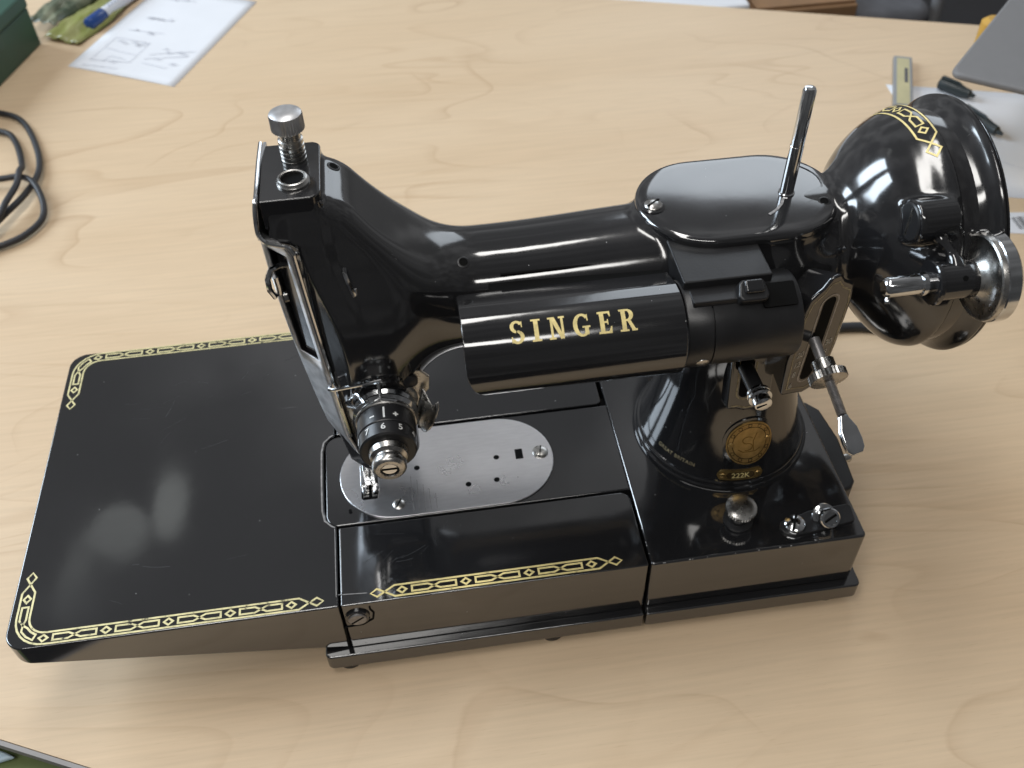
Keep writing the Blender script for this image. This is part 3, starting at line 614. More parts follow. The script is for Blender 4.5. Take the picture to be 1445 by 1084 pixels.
dr2 = MB().lathe([(0, 11.5), (.3, 11.7), (5.8, 11.4), (6.4, 10.7), (6.5, 6)], (TX, 30.0, TZ0), (0, -1, 0), 64).build('numbered_dial', 'satin', ten)
def drum_map(r_, y0):
    def f(u, v, h):
        a = u/r_; return (TX+(r_+h)*math.sin(a), y0-v*-1.0, TZ0+(r_+h)*math.cos(a))
    return f
g1 = drum_map(11.9, 34.4); mb = MB(); strip_lines(mb, [([(-.0, -2.8), (-.0, 2.8)], False)], .75, g1, .5, .05)
strip_lines(mb, [([(3.6, -1.0), (5.8, -1.0)], False), ([(4.7, -2.1), (4.7, .1)], False), ([(-6.0, -1.0), (-4.0, -1.0)], False)], .7, g1, .5, .05); mb.build('print', 'white_print', dr1, smooth=False, recalc=False)
for t_, a in (('9', -104), ('8', -72), ('7', -38), ('6', -3), ('5', 31), ('4', 64), ('3', 98)):
    mb = MB(); text_lines(mb, t_, 4.1, lambda u, v, h, a=a: drum_map(11.75, 27.0)(u+R(a)*11.75, v, h), bold=.07, h=.12); mb.build('numeral', 'white_print', dr2, smooth=False, recalc=False)
nut = MB().lathe([(0, 7.6), (.8, 8.0), (3.0, 7.4), (4.0, 5.9), (5.2, 5.6), (5.3, 6.6), (5.9, 6.9, 1), (8.0, 6.9, 1), (9.0, 6.2), (9.5, 5.4), (9.4, 3.8), (7.4, 3.6)], (TX, 23.6, TZ0), (0, -1, 0), 80, knurl=.035).build('thumb_nut', 'nickel', ten)
MB().lathe([(0, 3.4), (2.0, 3.4), (2.4, 2.9)], (TX, 17.2, TZ0), (0, -1, 0), 28).build('stud', 'chrome', nut)
MB().box(TX-3.1, TX+3.1, 14.65, 15.0, TZ0-.45, TZ0+.45).build('slot', 'dark', nut, smooth=False)
# plate with ears, thread hook and check spring
ear = [(-14, 2), (-13, 9), (-9, 13.5), (-4, 14.6), (2, 15.2), (6, 18.5), (11, 20.5), (16, 19), (19.5, 14.5), (19, 8), (16, 4), (14, -6), (4, -14), (-8, -12), (-13, -6)]
MB().prism(ear, 0, 1.5, lambda x, y, z: (TX+x, 49.4-z, TZ0+y)).build('tension_bracket', 'nickel', ten, bevel=.4)
MB().lathe([(0, 3.4), (1.2, 3.2), (1.9, 1.5)], (TX+11.5, 48.0, TZ0+14.2), (0, -1, 0), 20).build('screw', 'satin', ten)
hk = [[(TX+11, 47, TZ0-6), (TX+13, 46.6, TZ0), (TX+15, 46.6, TZ0+7), (TX+16, 47, TZ0+12)],
      [(TX+12.5, 43, TZ0-8), (TX+15, 42, TZ0-3), (TX+17, 42.5, TZ0+3), (TX+18, 44, TZ0+8)],
      [(TX+14.5, 38, TZ0-8.5), (TX+17.0, 36.8, TZ0-4), (TX+18.8, 37.6, TZ0+2), (TX+19, 40, TZ0+6)],
      [(TX+17.0, 35.8, TZ0-4), (TX+19.4, 35.2, TZ0), (TX+20.6, 36.4, TZ0+5), (TX+20.4, 38.6, TZ0+8)],
      [(TX+19.6, 36.6, TZ0+3), (TX+21.6, 36.6, TZ0+5.5), (TX+22.2, 37.6, TZ0+8.5), (TX+22, 39.0, TZ0+10.5)]]
hko = MB().grid(hk).build('thread_hook', 'nickel', ten, solid=1.1, off=0, ang=80)
hko.modifiers.new('round', 'SUBSURF').levels = 2; hko.modifiers['round'].render_levels = 2
MB().tube([(TX-14.5, 47.5, TZ0+6), (TX-13.5, 42.5, TZ0+8.8), (TX-10.5, 40.3, TZ0+9.8), (TX-7.5, 41, TZ0+11.4), (TX-10, 45, TZ0+12.5), (TX-14, 48, TZ0+9)], 1.2, 8, flat=.6).build('guard_finger', 'chrome', ten)
MB().tube([(TX-20.4, 50.5, TZ0+14.2), (TX-20.6, 46.5, TZ0+15.6), (TX-19.0, 45.6, TZ0+15.9), (TX-2, 45.0, TZ0+18.4), (TX+.6, 44.9, TZ0+18.8)], .8, 8).build('thread_wire', 'chrome', ten)
MB().tube([(TX-.9, 45.5, TZ0+18.4), (TX-.9, 43.5, TZ0+14.5), (TX-.8, 40.5, TZ0+13.2), (TX-3.0, 39.8, TZ0+12.6)], .75, 8).build('check_spring', 'chrome', ten)
MB().tube([(TX-.8, 40.5, TZ0+13.2), (TX+2.6, 39.9, TZ0+12.6), (TX+5.4, 39.8, TZ0+11.7)], .6, 8).build('check_spring', 'chrome', ten)

# --- lamp shade with the name, and switch housing
LY, LZ, LR = 33.0, 112.5, 17.4
prof = []
for i in range(4): prof.append((49-i*4.0, LZ+LR-5.0+i*1.45))
for i in range(31):
    a = R(84-i*136/30)   # elevation from the horizontal, towards the front
    prof.append((LY-LR*math.cos(a), LZ+LR*math.sin(a)))
prof = prof[:4]+[q for q in prof[4:]]
acc = [0]
for a, b_ in zip(prof, prof[1:]): acc.append(acc[-1]+math.hypot(b_[0]-a[0], b_[1]-a[1]))
TOT = acc[-1]
def sh(s_, off_=0):
    s_ = max(0, min(TOT-1e-6, s_)); i = min(max(k for k in range(len(acc)) if acc[k] <= s_), len(prof)-2); t_ = (s_-acc[i])/(acc[i+1]-acc[i])
    y = prof[i][0]+(prof[i+1][0]-prof[i][0])*t_; z = prof[i][1]+(prof[i+1][1]-prof[i][1])*t_
    if off_:
        dy, dz = y-LY, z-LZ
        if y > LY-1: dy, dz = -.09, 1
        L_ = math.hypot(dy, dz); y += dy/L_*off_; z += dz/L_*off_
    return y, z
rows = []; NS = 64; RC = 14.0; XA, XB = -173.4, -91.6
for i in range(NS+1):
    s_ = TOT*i/NS; rem = TOT-s_
    xl = XA
    if rem < 24: k = (24-max(rem, 0))/24; xl = XA+RC-RC*math.sqrt(max(1-k*k, 0))
    if s_ < 1.5: xl += 1.5-s_
    rows.append([(xl+(XB-xl)*j/20, *sh(s_)) for j in range(21)])
sd = MB().grid(rows).build('lamp_shade', 'enamel', sm, solid=1.2, off=0, ang=50, bevel=.5)
# end cap of the shade and its dark inside
cap = [sh(TOT*i/40, -1.2) for i in range(37)]; cap += [(54, LZ-8), (54, LZ+10)]
MB().add([(XA+2.0, *q) for q in cap[:20]]+[(XA+2.0, 45, LZ+2)], [tuple(range(21))]).build('end_cap', 'enamel', sd, solid=.8)
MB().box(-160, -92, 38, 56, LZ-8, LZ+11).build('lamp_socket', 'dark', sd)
# lettering, drawn glyph by glyph with slab serifs
def glyphs():
    g = {}
    def bar(x0, y0, x1, y1): return [(x0, y0), (x1, y0), (x1, y1), (x0, y1)]
    ser = lambda x, y, w=.30, h=.085: bar(x-w/2, y, x+w/2, y+h)
    g['I'] = ([bar(.12, 0, .32, 1), ser(.22, 0, .42), ser(.22, .915, .42)], .44)
    g['N'] = ([bar(.10, 0, .21, 1), bar(.58, 0, .69, 1), [(.08, 1), (.30, 1), (.69, 0), (.52, 0)], ser(.155, 0, .30), ser(.63, .915, .28), ser(.12, .915, .24)], .78)
    g['E'] = ([bar(.10, 0, .30, 1), bar(.02, .90, .60, 1), bar(.02, 0, .62, .10), bar(.28, .46, .48, .55), [(.50, .90), (.60, .90), (.60, .74), (.56, .74)], [(.50, .10), (.62, .10), (.64, .30), (.58, .30)], bar(.43, .38, .48, .63)], .66)
    arc = lambda cx, cy, rx, ry, t0, t1, n_=14: [(cx+rx*math.cos(R(t0+(t1-t0)*i/n_)), cy+ry*math.sin(R(t0+(t1-t0)*i/n_))) for i in range(n_+1)]
    def ringseg(cx, cy, rx, ry, w0, w1, t0, t1, n_=16):
        o_ = arc(cx, cy, rx, ry, t0, t1, n_); i_ = []
        for k in range(n_+1):
            a = R(t0+(t1-t0)*k/n_); w = w0+(w1-w0)*abs(math.cos(a)); i_.append((cx+(rx-w)*math.cos(a), cy+(ry-(w0+(w1-w0)*abs(math.cos(a))))*math.sin(a)))
        return [[o_[k], o_[k+1], i_[k+1], i_[k]] for k in range(n_)]
    g['R'] = ([bar(.10, 0, .30, 1), ser(.20, 0, .40), bar(.02, .91, .4, 1), bar(.28, .44, .42, .53), [(.34, .49), (.50, .49), (.72, .05), (.54, .05)], ser(.66, 0, .26, .085)]+ringseg(.38, .725, .28, .275, .09, .19, 90, -90), .76)
    g['G'] = (ringseg(.42, .5, .42, .52, .10, .20, 48, 318)+[bar(.52, .06, .70, .42), bar(.42, .36, .78, .44), [(.62, .93), (.70, .98), (.70, .66), (.645, .66)]], .80)
    g['S'] = (ringseg(.32, .735, .30, .285, .10, .17, 30, 262)+ringseg(.32, .275, .32, .295, .10, .18, -150, 86)+[[(.50, .93), (.575, .99), (.575, .70), (.53, .70)], [(.06, .30), (.11, .30), (.13, .08), (.06, .0)]], .64)
    return g
GL = glyphs(); mb = MB(); HT = 8.0; adv = 0; wd = [GL[c][1] for c in 'SINGER']; gap = (46.0/HT-sum(wd))/5; x = -156.2
SC = acc[4]+LR*R(84-57)
for c in 'SINGER':
    for poly_ in GL[c][0]:
        P_ = [Vector(q) for q in poly_]; k = 5
        # subdivide quads so that they follow the tube
        a, b_, c_, d_ = P_
        vv = []
        for i in range(k+1):
            for j in range(k+1):
                q = a.lerp(b_, i/k).lerp(d_.lerp(c_, i/k), j/k); y, z = sh(SC-(q.y-.5)*HT, .66+.012*(len(mb.v) % 7)); vv.append((x+q.x*HT, y, z))
        mb.add(vv, [(i*(k+1)+j, (i+1)*(k+1)+j, (i+1)*(k+1)+j+1, i*(k+1)+j+1) for i in range(k) for j in range(k)])
    x += (GL[c][1]+gap)*HT
mb.build('lettering', 'gold', sd, smooth=False, recalc=False)
# groove above the shade where its bracket enters the arm
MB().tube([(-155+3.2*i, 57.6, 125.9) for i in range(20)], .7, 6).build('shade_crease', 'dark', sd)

# switch housing to the right of the shade
sw = MB().lathe([(0, 16.6), (.6, 17.0), (9.4, 17.0), (9.5, 16.2), (10.0, 16.2), (10.1, 16.9), (43.0, 16.9), (43.8, 16.5), (44.3, 15.4)], (-90.6, LY+1, LZ-.5), (1, 0, 0), 72).build('switch_housing', 'satin', sm)
MB().box(-90, -56, 34, 60, LZ+2, LZ+20).build('switch_block', 'satin', sm, bevel=.7)
MB().box(-88, -66, 26, 36, LZ+12.5, LZ+16.8).build('contact_strip', 'satin', sw, bevel=.5)
MB().prism(rrect(-62, -49, -4.5, 5, .8), 0, .7, frame((0, 27.0, LZ+15.3), (1, 0, 0), (0, .9, .42))).build('switch_recess', 'dark', sw)
fr = frame((-66, 29, LZ+17), (1, 0, 0), (0, .85, .5))
lvv = [(-6, -3), (-4.8, -5), (4.8, -5), (6, -3), (5, 2), (4, 3.5), (-4, 3.5), (-5, 2)]
MB().prism(lvv, -1.5, 4.0, fr).build('switch_lever', 'satin', sw, bevel=1.2, seg=3)
MB().prism(rrect(-3.6, 3.6, -2.4, 2.6, 1), 4, 6.4, fr).build('switch_thumb', 'enamel', sw, bevel=1.0, seg=3)
MB().lathe([(0, 2.6), (.6, 2.5), (.9, 1.8)], (-84.2, LY+1-16.6*.93, LZ-.5-16.6*.36), (0, -.93, -.36), 20).build('screw', 'nickel', sw)

# --- spool platform cover, screw, spool pin
rings = [(0, 132.6), (0, 134.2), (.35, 135.1), (1.0, 135.7), (2.2, 136.0), (6, 136.25), (12, 136.45), (18, 136.55), (24, 136.6)]; cvv = []; NR = 58
for d_, z in rings: cvv += [(x, y, z) for x, y in stad(-97.5+d_, -15.6-d_, 79, 27.3-d_, 28)]
cvf = [(k*NR+q, k*NR+(q+1) % NR, (k+1)*NR+(q+1) % NR, (k+1)*NR+q) for k in range(len(rings)-1) for q in range(NR)]+[tuple((len(rings)-1)*NR+q for q in range(NR)), tuple(range(NR-1, -1, -1))]
cv = MB().add(cvv, cvf).build('spool_cover', 'enamel_flat', sm, ang=60)
MB().prism(stad(-96.6, -16.6, 79, 26.2, 28), 131.5, 132.9).build('gasket', 'dark', cv)
dn = [(-44+24.6*math.cos(2*math.pi*i/40)*(1 if math.cos(2*math.pi*i/40) > 0 else 1.0), 82+17.5*math.sin(2*math.pi*i/40)) for i in range(40)]
rg = []
for i in range(41):
    a = 2*math.pi*i/40; rg.append((-44+23*math.cos(a), 83+17*math.sin(a), 136.3))
MB().tube(rg[26:41]+rg[1:6], .35, 6, flat=.5).build('embossed_line', 'enamel', cv)
o = MB().lathe([(0, 4.8), (.5, 4.8), (.9, 4.2)], (-91.5, 76.5, 136.0), (0, 0, 1), 24).build('screw_seat', 'enamel', cv)
scw = MB().lathe([(0, 3.6), (.9, 3.6), (1.7, 2.8), (2.0, 1.2)], (-91.5, 76.5, 136.4), (0, 0, 1), 24).build('screw', 'nickel', cv)
MB().box(-3.2, 3.2, -.4, .4, -.3, .12, frame((-91.5, 76.5, 138.3), (.8, .6, 0), (-.6, .8, 0))).build('slot', 'dark', scw)
MB().lathe([(0, 3.3), (.8, 3.2), (1.2, 2.7), (22, 2.7), (22.2, 2.55), (45.2, 2.55), (46.2, 2.0), (46.5, .8)], (-37.4, 76.2, 136.3), (.012, .005, 1), 28).build('spool_pin', 'chrome', sm)
mb = MB(); ribbon(mb, [(-39.8, 72.8), (-41.5, 69.6), (-44.6, 66.2), (-48.5, 63.6)], 1.1, 136.62); mb.build('scuff', 'scuff', cv, smooth=False)

# --- hand wheel, gold band on the bell
MB().lathe([(0, 47.6), (.6, 47.9), (8, 47.6)], (13.8, BY, BZ), (1, 0, 0), 96).build('wheel_hub', 'enamel', sm)
hw = MB().lathe([(0, 44), (.2, 46.8), (1.2, 47.4), (3.0, 48.2), (5.0, 49.6), (6.6, 51.2), (7.6, 52.3), (8.3, 52.7), (9.0, 52.6), (9.4, 52.0), (9.6, 51), (9.8, 45), (8.5, 43), (8.5, 15), (15, 14), (17, 10)], (19.4, BY, BZ), (1, 0, 0), 128).build('hand_wheel', 'enamel', sm)
MB().lathe([(0, 51.9), (.3, 52.3), (.9, 52.3), (1.2, 51.8)], (29.0, BY, BZ), (1, 0, 0), 128).build('wheel_bead', 'enamel', hw)
def bell_map(u, v, h):
    a = u/49.0; xx = 9.4+v; d = Vector((0, -math.sin(a), math.cos(a))); q = Vector((xx, BY, BZ))+d*49
    for _ in range(5): q = q-d*float(casting(np.array([q.x]), np.array([q.y]), np.array([q.z]))[0])
    return q+d*(h+.05)
mb = MB(); Lb = 96.0; strip_lines(mb, [([(Lb*.0+a-79.7, b_*1.0) for a, b_ in pl_], c) for pl_, c in border(Lb, h=3.4)], .75, bell_map, 1.5, .12)
mb.build('gold_border', 'gold', arm, smooth=False, recalc=False)

# --- winder on the front of the bell
wy, wz = 21.0, 131.0
wl = MB().lathe([(0, 6.6), (.5, 7.0), (19.5, 7.0), (20, 6.6)], (1.0, wy, wz), (1, 0, 0), 40).build('winder_sleeve', 'enamel', sm)
MB().lathe([(0, 8.0), (.4, 8.4), (1.8, 8.4), (2.2, 8.0)], (-1.0, wy, wz), (1, 0, 0), 40).build('winder_collar', 'enamel', sm)
sp_ = MB().lathe([(0, 2.5), (.6, 3.3), (2.0, 3.8), (13.5, 3.8), (13.8, 4.6), (15.6, 4.6), (15.8, 3.9), (19, 3.9)], (-18.6, wy+.2, wz), (1, 0, 0), 32).build('winder_spindle', 'chrome', sm)
MB().lathe([(0, .9), (1.0, 1.2), (2.2, 1.0)], (-17.5, wy-2.6, wz-2.6), (-.2, -.7, -.7), 12).build('spindle_pin', 'chrome', sp_)
MB().lathe([(0, 1.0), (.3, 1.0)], (9, wy-4.9, wz+4.9), (0, -.707, .707), 14).build('oil_hole', 'dark', wl)
ww = MB().lathe([(0, 6.8), (1.5, 8.2), (3.0, 11.2), (3.4, 14.0), (3.0, 15.4), (3.4, 16.1), (5.4, 16.6), (9.4, 16.6), (10.6, 15.8), (10.8, 9)], (14.6, wy, wz), (1, 0, 0), 72).build('winder_wheel', 'nickel', sm)
MB().lathe([(0, 16.5), (.4, 16.9), (4.6, 16.9), (5.0, 16.5)], (19.6, wy, wz), (1, 0, 0), 72).build('chrome_rim', 'chrome', ww)
MB().lathe([(0, 6.8), (.4, 7.3), (1.2, 7.3), (1.6, 6.6)], (-4.6, 40, 145), (1, 0, 0), 32).build('winder_screw', 'satin', sm)
MB().box(-4.9, -4.55, 39.6, 40.4, 139, 151).build('slot', 'nickel', sm, smooth=False)
MB().tube(bez([(5, 36, 141.5), (7, 30, 140), (8.5, 25.5, 137.5), (9, 22, 134)], 5), lambda t_: 4.2-2.2*math.sin(math.pi*min(1, t_*1.15)), 10).build('winder_arm', 'enamel', sm)

# --- stitch length plate, lever and thumb nut
so = Vector((-29.6, 36.4, 93.5)); th = R(20); ex = Vector((math.cos(th), math.sin(th), 0)); ey = Vector((9, .5, 60)).normalized()
fs_ = frame(so, ex, ey)
pol = [(-10, -31), (-4, -33), (1, -35.5), (6, -34.5), (10.5, -29), (11.5, -10), (11.5, 17), (10, 25), (5, 29), (2, 33.5), (-2, 33.5), (-5, 29), (-10, 25), (-11.5, 17), (-11.5, -10)]
pol = [(x*1.12, y) for x, y in pol]; sfr = lambda x, y, z: fs_(x*(1+.016*z), y*(1+.016*z), z)
spl = MB().prism(pol, -15, 0, sfr).build('stitch_plate', 'enamel', sm, bevel=1.6, seg=3)
inn = [(x*.82, y*.88) for x, y in pol]
mb = MB(); strip_lines(mb, [(inn, True)], .55, lambda u, v, h: fs_(u, v, h), 4, .08); mb.build('border_line', 'gold_faint', spl, smooth=False, recalc=False)
MB().prism(rrect(-3.2, 3.2, -25, 22, 3.1), -.3, .06, fs_).build('slot', 'dark', spl)
mb = MB(); sl = rrect(-4.4, 4.4, -26.2, 23.2, 4.3); strip_lines(mb, [(sl, True)], .8, lambda u, v, h: fs_(u, v, h), 3, .10); mb.build('slot_rim', 'edge', spl, smooth=False, recalc=False)
for t_, u, v in (('20', -7.2, -7), ('12', -7.4, -13), ('8', -7.4, -19), ('6', -7.4, -26), ('30', 7.0, -6), ('9', 7.0, -12)):
    mb = MB(); text_lines(mb, t_, 4.6, lambda a, b_, h, u=u, v=v: fs_(a*.8+u, b_+v, h), h=.12, bold=.05); mb.build('numeral', 'scale_print', spl, smooth=False, recalc=False)
pA = Vector((-32.1, 35, 94.1)); pC = Vector((-31.2, 22, 89.5))
dl = (pC-pA).normalized()
lev = MB().cyl(pA, pC, 2.3, 2.1, 20).build('stitch_lever', 'edge', sm)
MB().lathe([(0, 3.2), (.8, 4.6), (6.0, 4.6), (6.2, 7.6, 1), (9.4, 7.6, 1), (9.6, 5), (10.0, 3)], pC-dl*4.5, dl, 64, knurl=.05).build('thumb_nut', 'nickel', lev)
thd = []
Lt = 15.0
for k in range(25): thd += [(k*Lt/25, 2.0), (k*Lt/25+Lt/50, 1.65)]
MB().lathe(thd, pC+dl*5.0, dl, 16).build('threaded_rod', 'edge', lev)
pE0 = pC+dl*19.5; ed = Vector((.20, -.72, -.55)).normalized(); fe = frame(pE0, ex.cross(ed).cross(ed)*-1, ed)
pd = [(-1.8, 0), (-2.2, 2), (-4.0, 6), (-4.4, 11), (-4.0, 14.5), (-2.4, 16.4), (2.4, 16.4), (4.0, 14.5), (4.4, 11), (4.0, 6), (2.2, 2), (1.8, 0)]
MB().prism(pd, -1.3, 1.3, fe).build('finger_tab', 'chrome', lev, bevel=.8, seg=3)

# --- drop feed plate on the pillar front with its lever
fo = Vector((-51.0, 41.5, 66)); fs2 = frame(fo, (1, .10, 0), (0.0, .12, 1))
pol = [(-10, -14), (-6, -14.5), (-2, -16.5), (2, -16.5), (6, -14.5), (10, -14), (10, 22), (-10, 22)]
dfp = MB().prism(pol, -8, 0, fs2).build('drop_feed_plate', 'enamel', sm, bevel=1.4, seg=3)
MB().prism(rrect(-5.6, .2, -8, 20, 2.8), -.3, .06, fs2).build('slot', 'dark', dfp)
mb = MB(); strip_lines(mb, [(rrect(-6.6, 1.2, -9, 21, 3.8), True), ([(x*.84, y*.86) for x, y in pol[:6]], False)], .6, lambda u, v, h: fs2(u, v, h), 3, .1); mb.build('border_line', 'gold_faint', dfp, smooth=False, recalc=False)
for t_, v in (('E', 14), ('W', 9.5)):
    mb = MB(); text_lines(mb, t_, 4.2, lambda a, b_, h, v=v: fs2(a+5.4, b_+v, h), h=.1, bold=.04); mb.build('letter', 'gold_faint', dfp, smooth=False, recalc=False)
kb, kt = Vector((-55.5, 41, 75.5)), Vector((-55.0, 20.5, 76.0))
kl = MB().lathe([(0, 3.4), (15, 3.4), (15.4, 3.0)], kb, kt-kb, 24).build('drop_feed_lever', 'satin', sm)
MB().lathe([(0, 4.2), (.6, 4.9), (1.6, 4.9), (2.0, 4.2), (2.6, 4.9), (3.6, 4.9), (4.0, 3.8), (5.2, 3.8), (7.2, 3.6), (7.6, 2.8)], kb+(kt-kb).normalized()*14.5, kt-kb, 28).build('lever_cap', 'chrome', kl)
dk = (kt-kb).normalized(); MB().box(-3, 3, -.35, .35, -.05, .1, frame(kb+dk*22.1, (.9, .1, .3), (-.3, 0, .9))).build('slot', 'dark', kl)

# --- badges on the pillar
def pill_map(x0, z0, tilt=0, rot=0):
    # wrap (u, v) round the pillar front; u along the circumference, v up
    def f(u, v, h):
        z = z0+v; rp = 31.5+9.0*max(0, min(1, (46-z)/46))**1.6
        a = (x0+u)/38.0; return (-47+(rp+h)*math.sin(a), 75.5-(rp+h)*math.cos(a), z)
    return f
def wrap_disc(mb, f, rx, ry, h, rings=6, n_=48, cx=0, cy=0):
    vv = [f(cx, cy, h)]; fs = []
    for k in range(1, rings+1):
        for i in range(n_): a = 2*math.pi*i/n_; vv.append(f(cx+rx*k/rings*math.cos(a), cy+ry*k/rings*math.sin(a), h))
    fs += [(0, 1+i, 1+(i+1) % n_) for i in range(n_)]
    for k in range(1, rings):
        for i in range(n_): j = (i+1) % n_; fs.append((1+(k-1)*n_+i, 1+k*n_+i, 1+k*n_+j, 1+(k-1)*n_+j))
    # skirt down into the pillar
    b0 = len(vv); vv += [f(cx+rx*math.cos(2*math.pi*i/n_), cy+ry*math.sin(2*math.pi*i/n_), -1) for i in range(n_)]; o_ = 1+(rings-1)*n_
    fs += [(o_+i, b0+i, b0+(i+1) % n_, o_+(i+1) % n_) for i in range(n_)]
    mb.add(vv, fs)
f = pill_map(1.2, 26)
mb = MB(); wrap_disc(mb, f, 13.6, 13.9, .7); rim_ = mb.build('badge_recess', 'enamel', sm)
mb = MB(); wrap_disc(mb, f, 11.8, 12.2, 1.3); bd = mb.build('badge', 'brass', sm, ang=30)
mb = MB(); strip_lines(mb, [(disc_poly(0, 0, 8.7, 9.0, 48), True), (disc_poly(0, 0, 10.9, 11.3, 48), True)], .4, f, 1.5, 1.36)
for k in range(12):
    if k in (0, 6): continue
    a = 2*math.pi*k/12+.1; c, s_ = 9.85*math.cos(a), 10.1*math.sin(a); strip_lines(mb, [([(c-.8, s_-.8), (c+.8, s_-.8), (c+.8, s_+.8), (c-.8, s_+.8)], True)], .35, f, 1, 1.36)
mb.build('badge_engraving', 'brass_dark', bd, smooth=False, recalc=False)
mb = MB(); em = [(-1.2+2.6*math.cos(R(30+i*12))*1.0, 1.6+2.0*math.sin(R(30+i*12))) for i in range(20)]+[(-1.2-2.6*math.cos(R(90+i*12)), -2.2+2.0*math.sin(R(90-i*12))) for i in range(18)]
strip_lines(mb, [(em, False), ([(-5.5, -3.5), (-3, -5), (3, -5), (5.5, -3.5)], False), ([(3.2, 5.5), (1.6, 1), (2.2, -4.5)], False)], .55, f, .8, 1.37); mb.build('emblem', 'brass_mid', bd, smooth=False, recalc=False)
for u, v in ((-9.3, -.9), (9.3, .9)):
    c = Vector(f(u, v, 1.3)); MB().lathe([(0, 1.5), (.4, 1.3), (.7, .6)], c, Vector(f(u, v, 2))-c, 14).build('rivet', 'brass', bd)
f2 = pill_map(-1.6, 7.6)
def tag_poly(L_, r_): return [(-L_+r_*math.cos(R(90+180*i/10)), r_*math.sin(R(90+180*i/10))) for i in range(11)]+[(L_+r_*math.cos(R(-90+180*i/10)), r_*math.sin(R(-90+180*i/10))) for i in range(11)]
def wrap_poly(mb, f_, poly_, h):
    xs2 = sorted(set(round(q[0], 3) for q in poly_)); n2 = 24; x0, x1 = xs2[0], xs2[-1]; vv = []; fs = []
    r_ = max(q[1] for q in poly_); L_ = x1-r_
    for i in range(n2+1):
        x = x0+(x1-x0)*i/n2; e_ = max(0, abs(x)-L_); hh = math.sqrt(max(r_*r_-e_*e_, .01)); vv += [f_(x, -hh, h), f_(x, hh, h), f_(x, -hh, -.5), f_(x, hh, -.5)]
    for i in range(n2): a = 4*i; fs += [(a, a+4, a+5, a+1), (a+1, a+5, a+7, a+3), (a, a+2, a+6, a+4)]
    mb.add(vv, fs)
mb = MB(); wrap_poly(mb, f2, tag_poly(8.2, 2.5), .8); nm = mb.build('model_tag', 'brass', sm, smooth=False)
mb = MB(); wrap_poly(mb, f2, tag_poly(4.9, 1.65), .86); mb.build('tag_field', 'brass_dark', nm, smooth=False)
mb = MB(); text_lines(mb, '222K', 3.7, lambda u, v, h: f2(u*1.05, v, h), h=1.0, bold=.05); mb.build('model_number', 'gold', nm, smooth=False, recalc=False)
for u in (-8.0, 8.0): c = Vector(f2(u, 0, .8)); MB().lathe([(0, 1.5), (.4, 1.3), (.7, .6)], c, Vector(f2(u, 0, 2))-c, 14).build('rivet', 'brass', nm)
f3 = pill_map(-33.5, 9.5); mb = MB(); text_lines(mb, 'GREAT BRITAIN', 2.7, lambda u, v, h: f3(u, v-.02*u, h), h=.12, bold=.03, spacing=1.12); mb.build('origin_print', 'gold_faint', arm, smooth=False, recalc=False)

# --- bed fittings: thumb screw, thread guide bracket with screws, terminal block, lead
tk = MB().lathe([(0, 6.8), (.8, 6.8), (1.2, 4.4), (4, 4.4), (4.2, 5.2), (6.0, 5.2), (6.2, 4.2), (8.0, 4.2), (8.1, 5.5)], (-54.6, 17.6, 0), (0, -.05, 1), 32).build('bed_thumb_screw', 'satin', sm)
MB().lathe([(0, 6.2), (.4, 7.1, 1), (2.2, 7.1, 1), (2.3, 6.6), (2.9, 5.6), (3.25, 3.6), (3.4, .6)], (-54.6, 17.2, 8.0), (0, -.05, 1), 72, knurl=.04).build('knurled_head', 'nickel', tk)
bk = [(-38, 9.4), (-36.5, 6.4), (-33, 4.6), (-28, 4.8), (-20, 5.6), (-4, 7.8), (-2.6, 9.2), (-1.8, 16.4), (-3.2, 17.8), (-22, 16.6), (-26, 15.4), (-33, 14.2), (-36.4, 12.6)]
bp_ = MB().prism(bk, -.2, 1.3).build('bed_bracket', 'satin', sm, bevel=.5)
s1 = MB().lathe([(0, 4.8), (.8, 4.9), (2.0, 4.6), (2.9, 3.4), (3.3, 1.2)], (-31, 9.6, 1.3), (-.1, -.06, 1), 28).build('screw', 'chrome', bp_)
MB().box(-4.4, 4.4, -.6, .6, -.9, .15, frame((-31.4, 9.4, 4.5), (.45, .89, 0), (-.89, .45, 0))).build('slot', 'dark', s1)
s2 = MB().lathe([(0, 5.6), (.8, 5.4), (1.2, 3.6), (3.4, 3.4), (3.5, 4.3), (4.2, 4.6), (8.0, 4.6), (8.6, 4.1), (8.7, 3.2), (8.3, 3.0)], (-16.4, 12.4, 2.2), (-.03, -.72, .69), 36).build('tension_stud', 'chrome', bp_)
MB().box(-3.0, 3.0, -.45, .45, -.2, .25, frame(Vector((-16.4, 12.4, 2.2))+Vector((-.03, -.72, .69))*8.55, (.86, .3, .35), (-.45, .5, .6))).build('slot', 'dark', s2)
tm = MB().prism([(0, 28), (5.5, 30), (8.5, 34), (10.5, 60), (8.0, 80), (3, 86), (0, 87)], -28, -4).build('terminal_block', 'satin', sm, bevel=1.5)
MB().lathe([(0, 2.4), (3, 2.2), (4, 1.4)], (9.6, 50, -8), (1, 0, .2), 20).build('terminal_screw', 'nickel', sm)
MB().tube(bez([(-8, 150, -20), (20, 168, -38), (50, 178, -46.4), (78, 177, -46.9), (100, 170, -46.9), (130, 172, -46.9), (150, 190, -46.9), (140, 230, -46.9), (60, 260, -46.9), (-20, 230, -46.9), (-40, 185, -44)]), 2.9, 12).build('motor_lead', 'cable', sm)
# motor behind the pillar
MB().lathe([(0, 18), (4, 26), (50, 27), (56, 22), (58, 10)], (-70, 128, 52), (1, 0, 0), 40).build('motor', 'enamel', sm)
MB().box(-60, -34, 100, 124, 40, 64).build('motor_mount', 'enamel', sm, bevel=2)

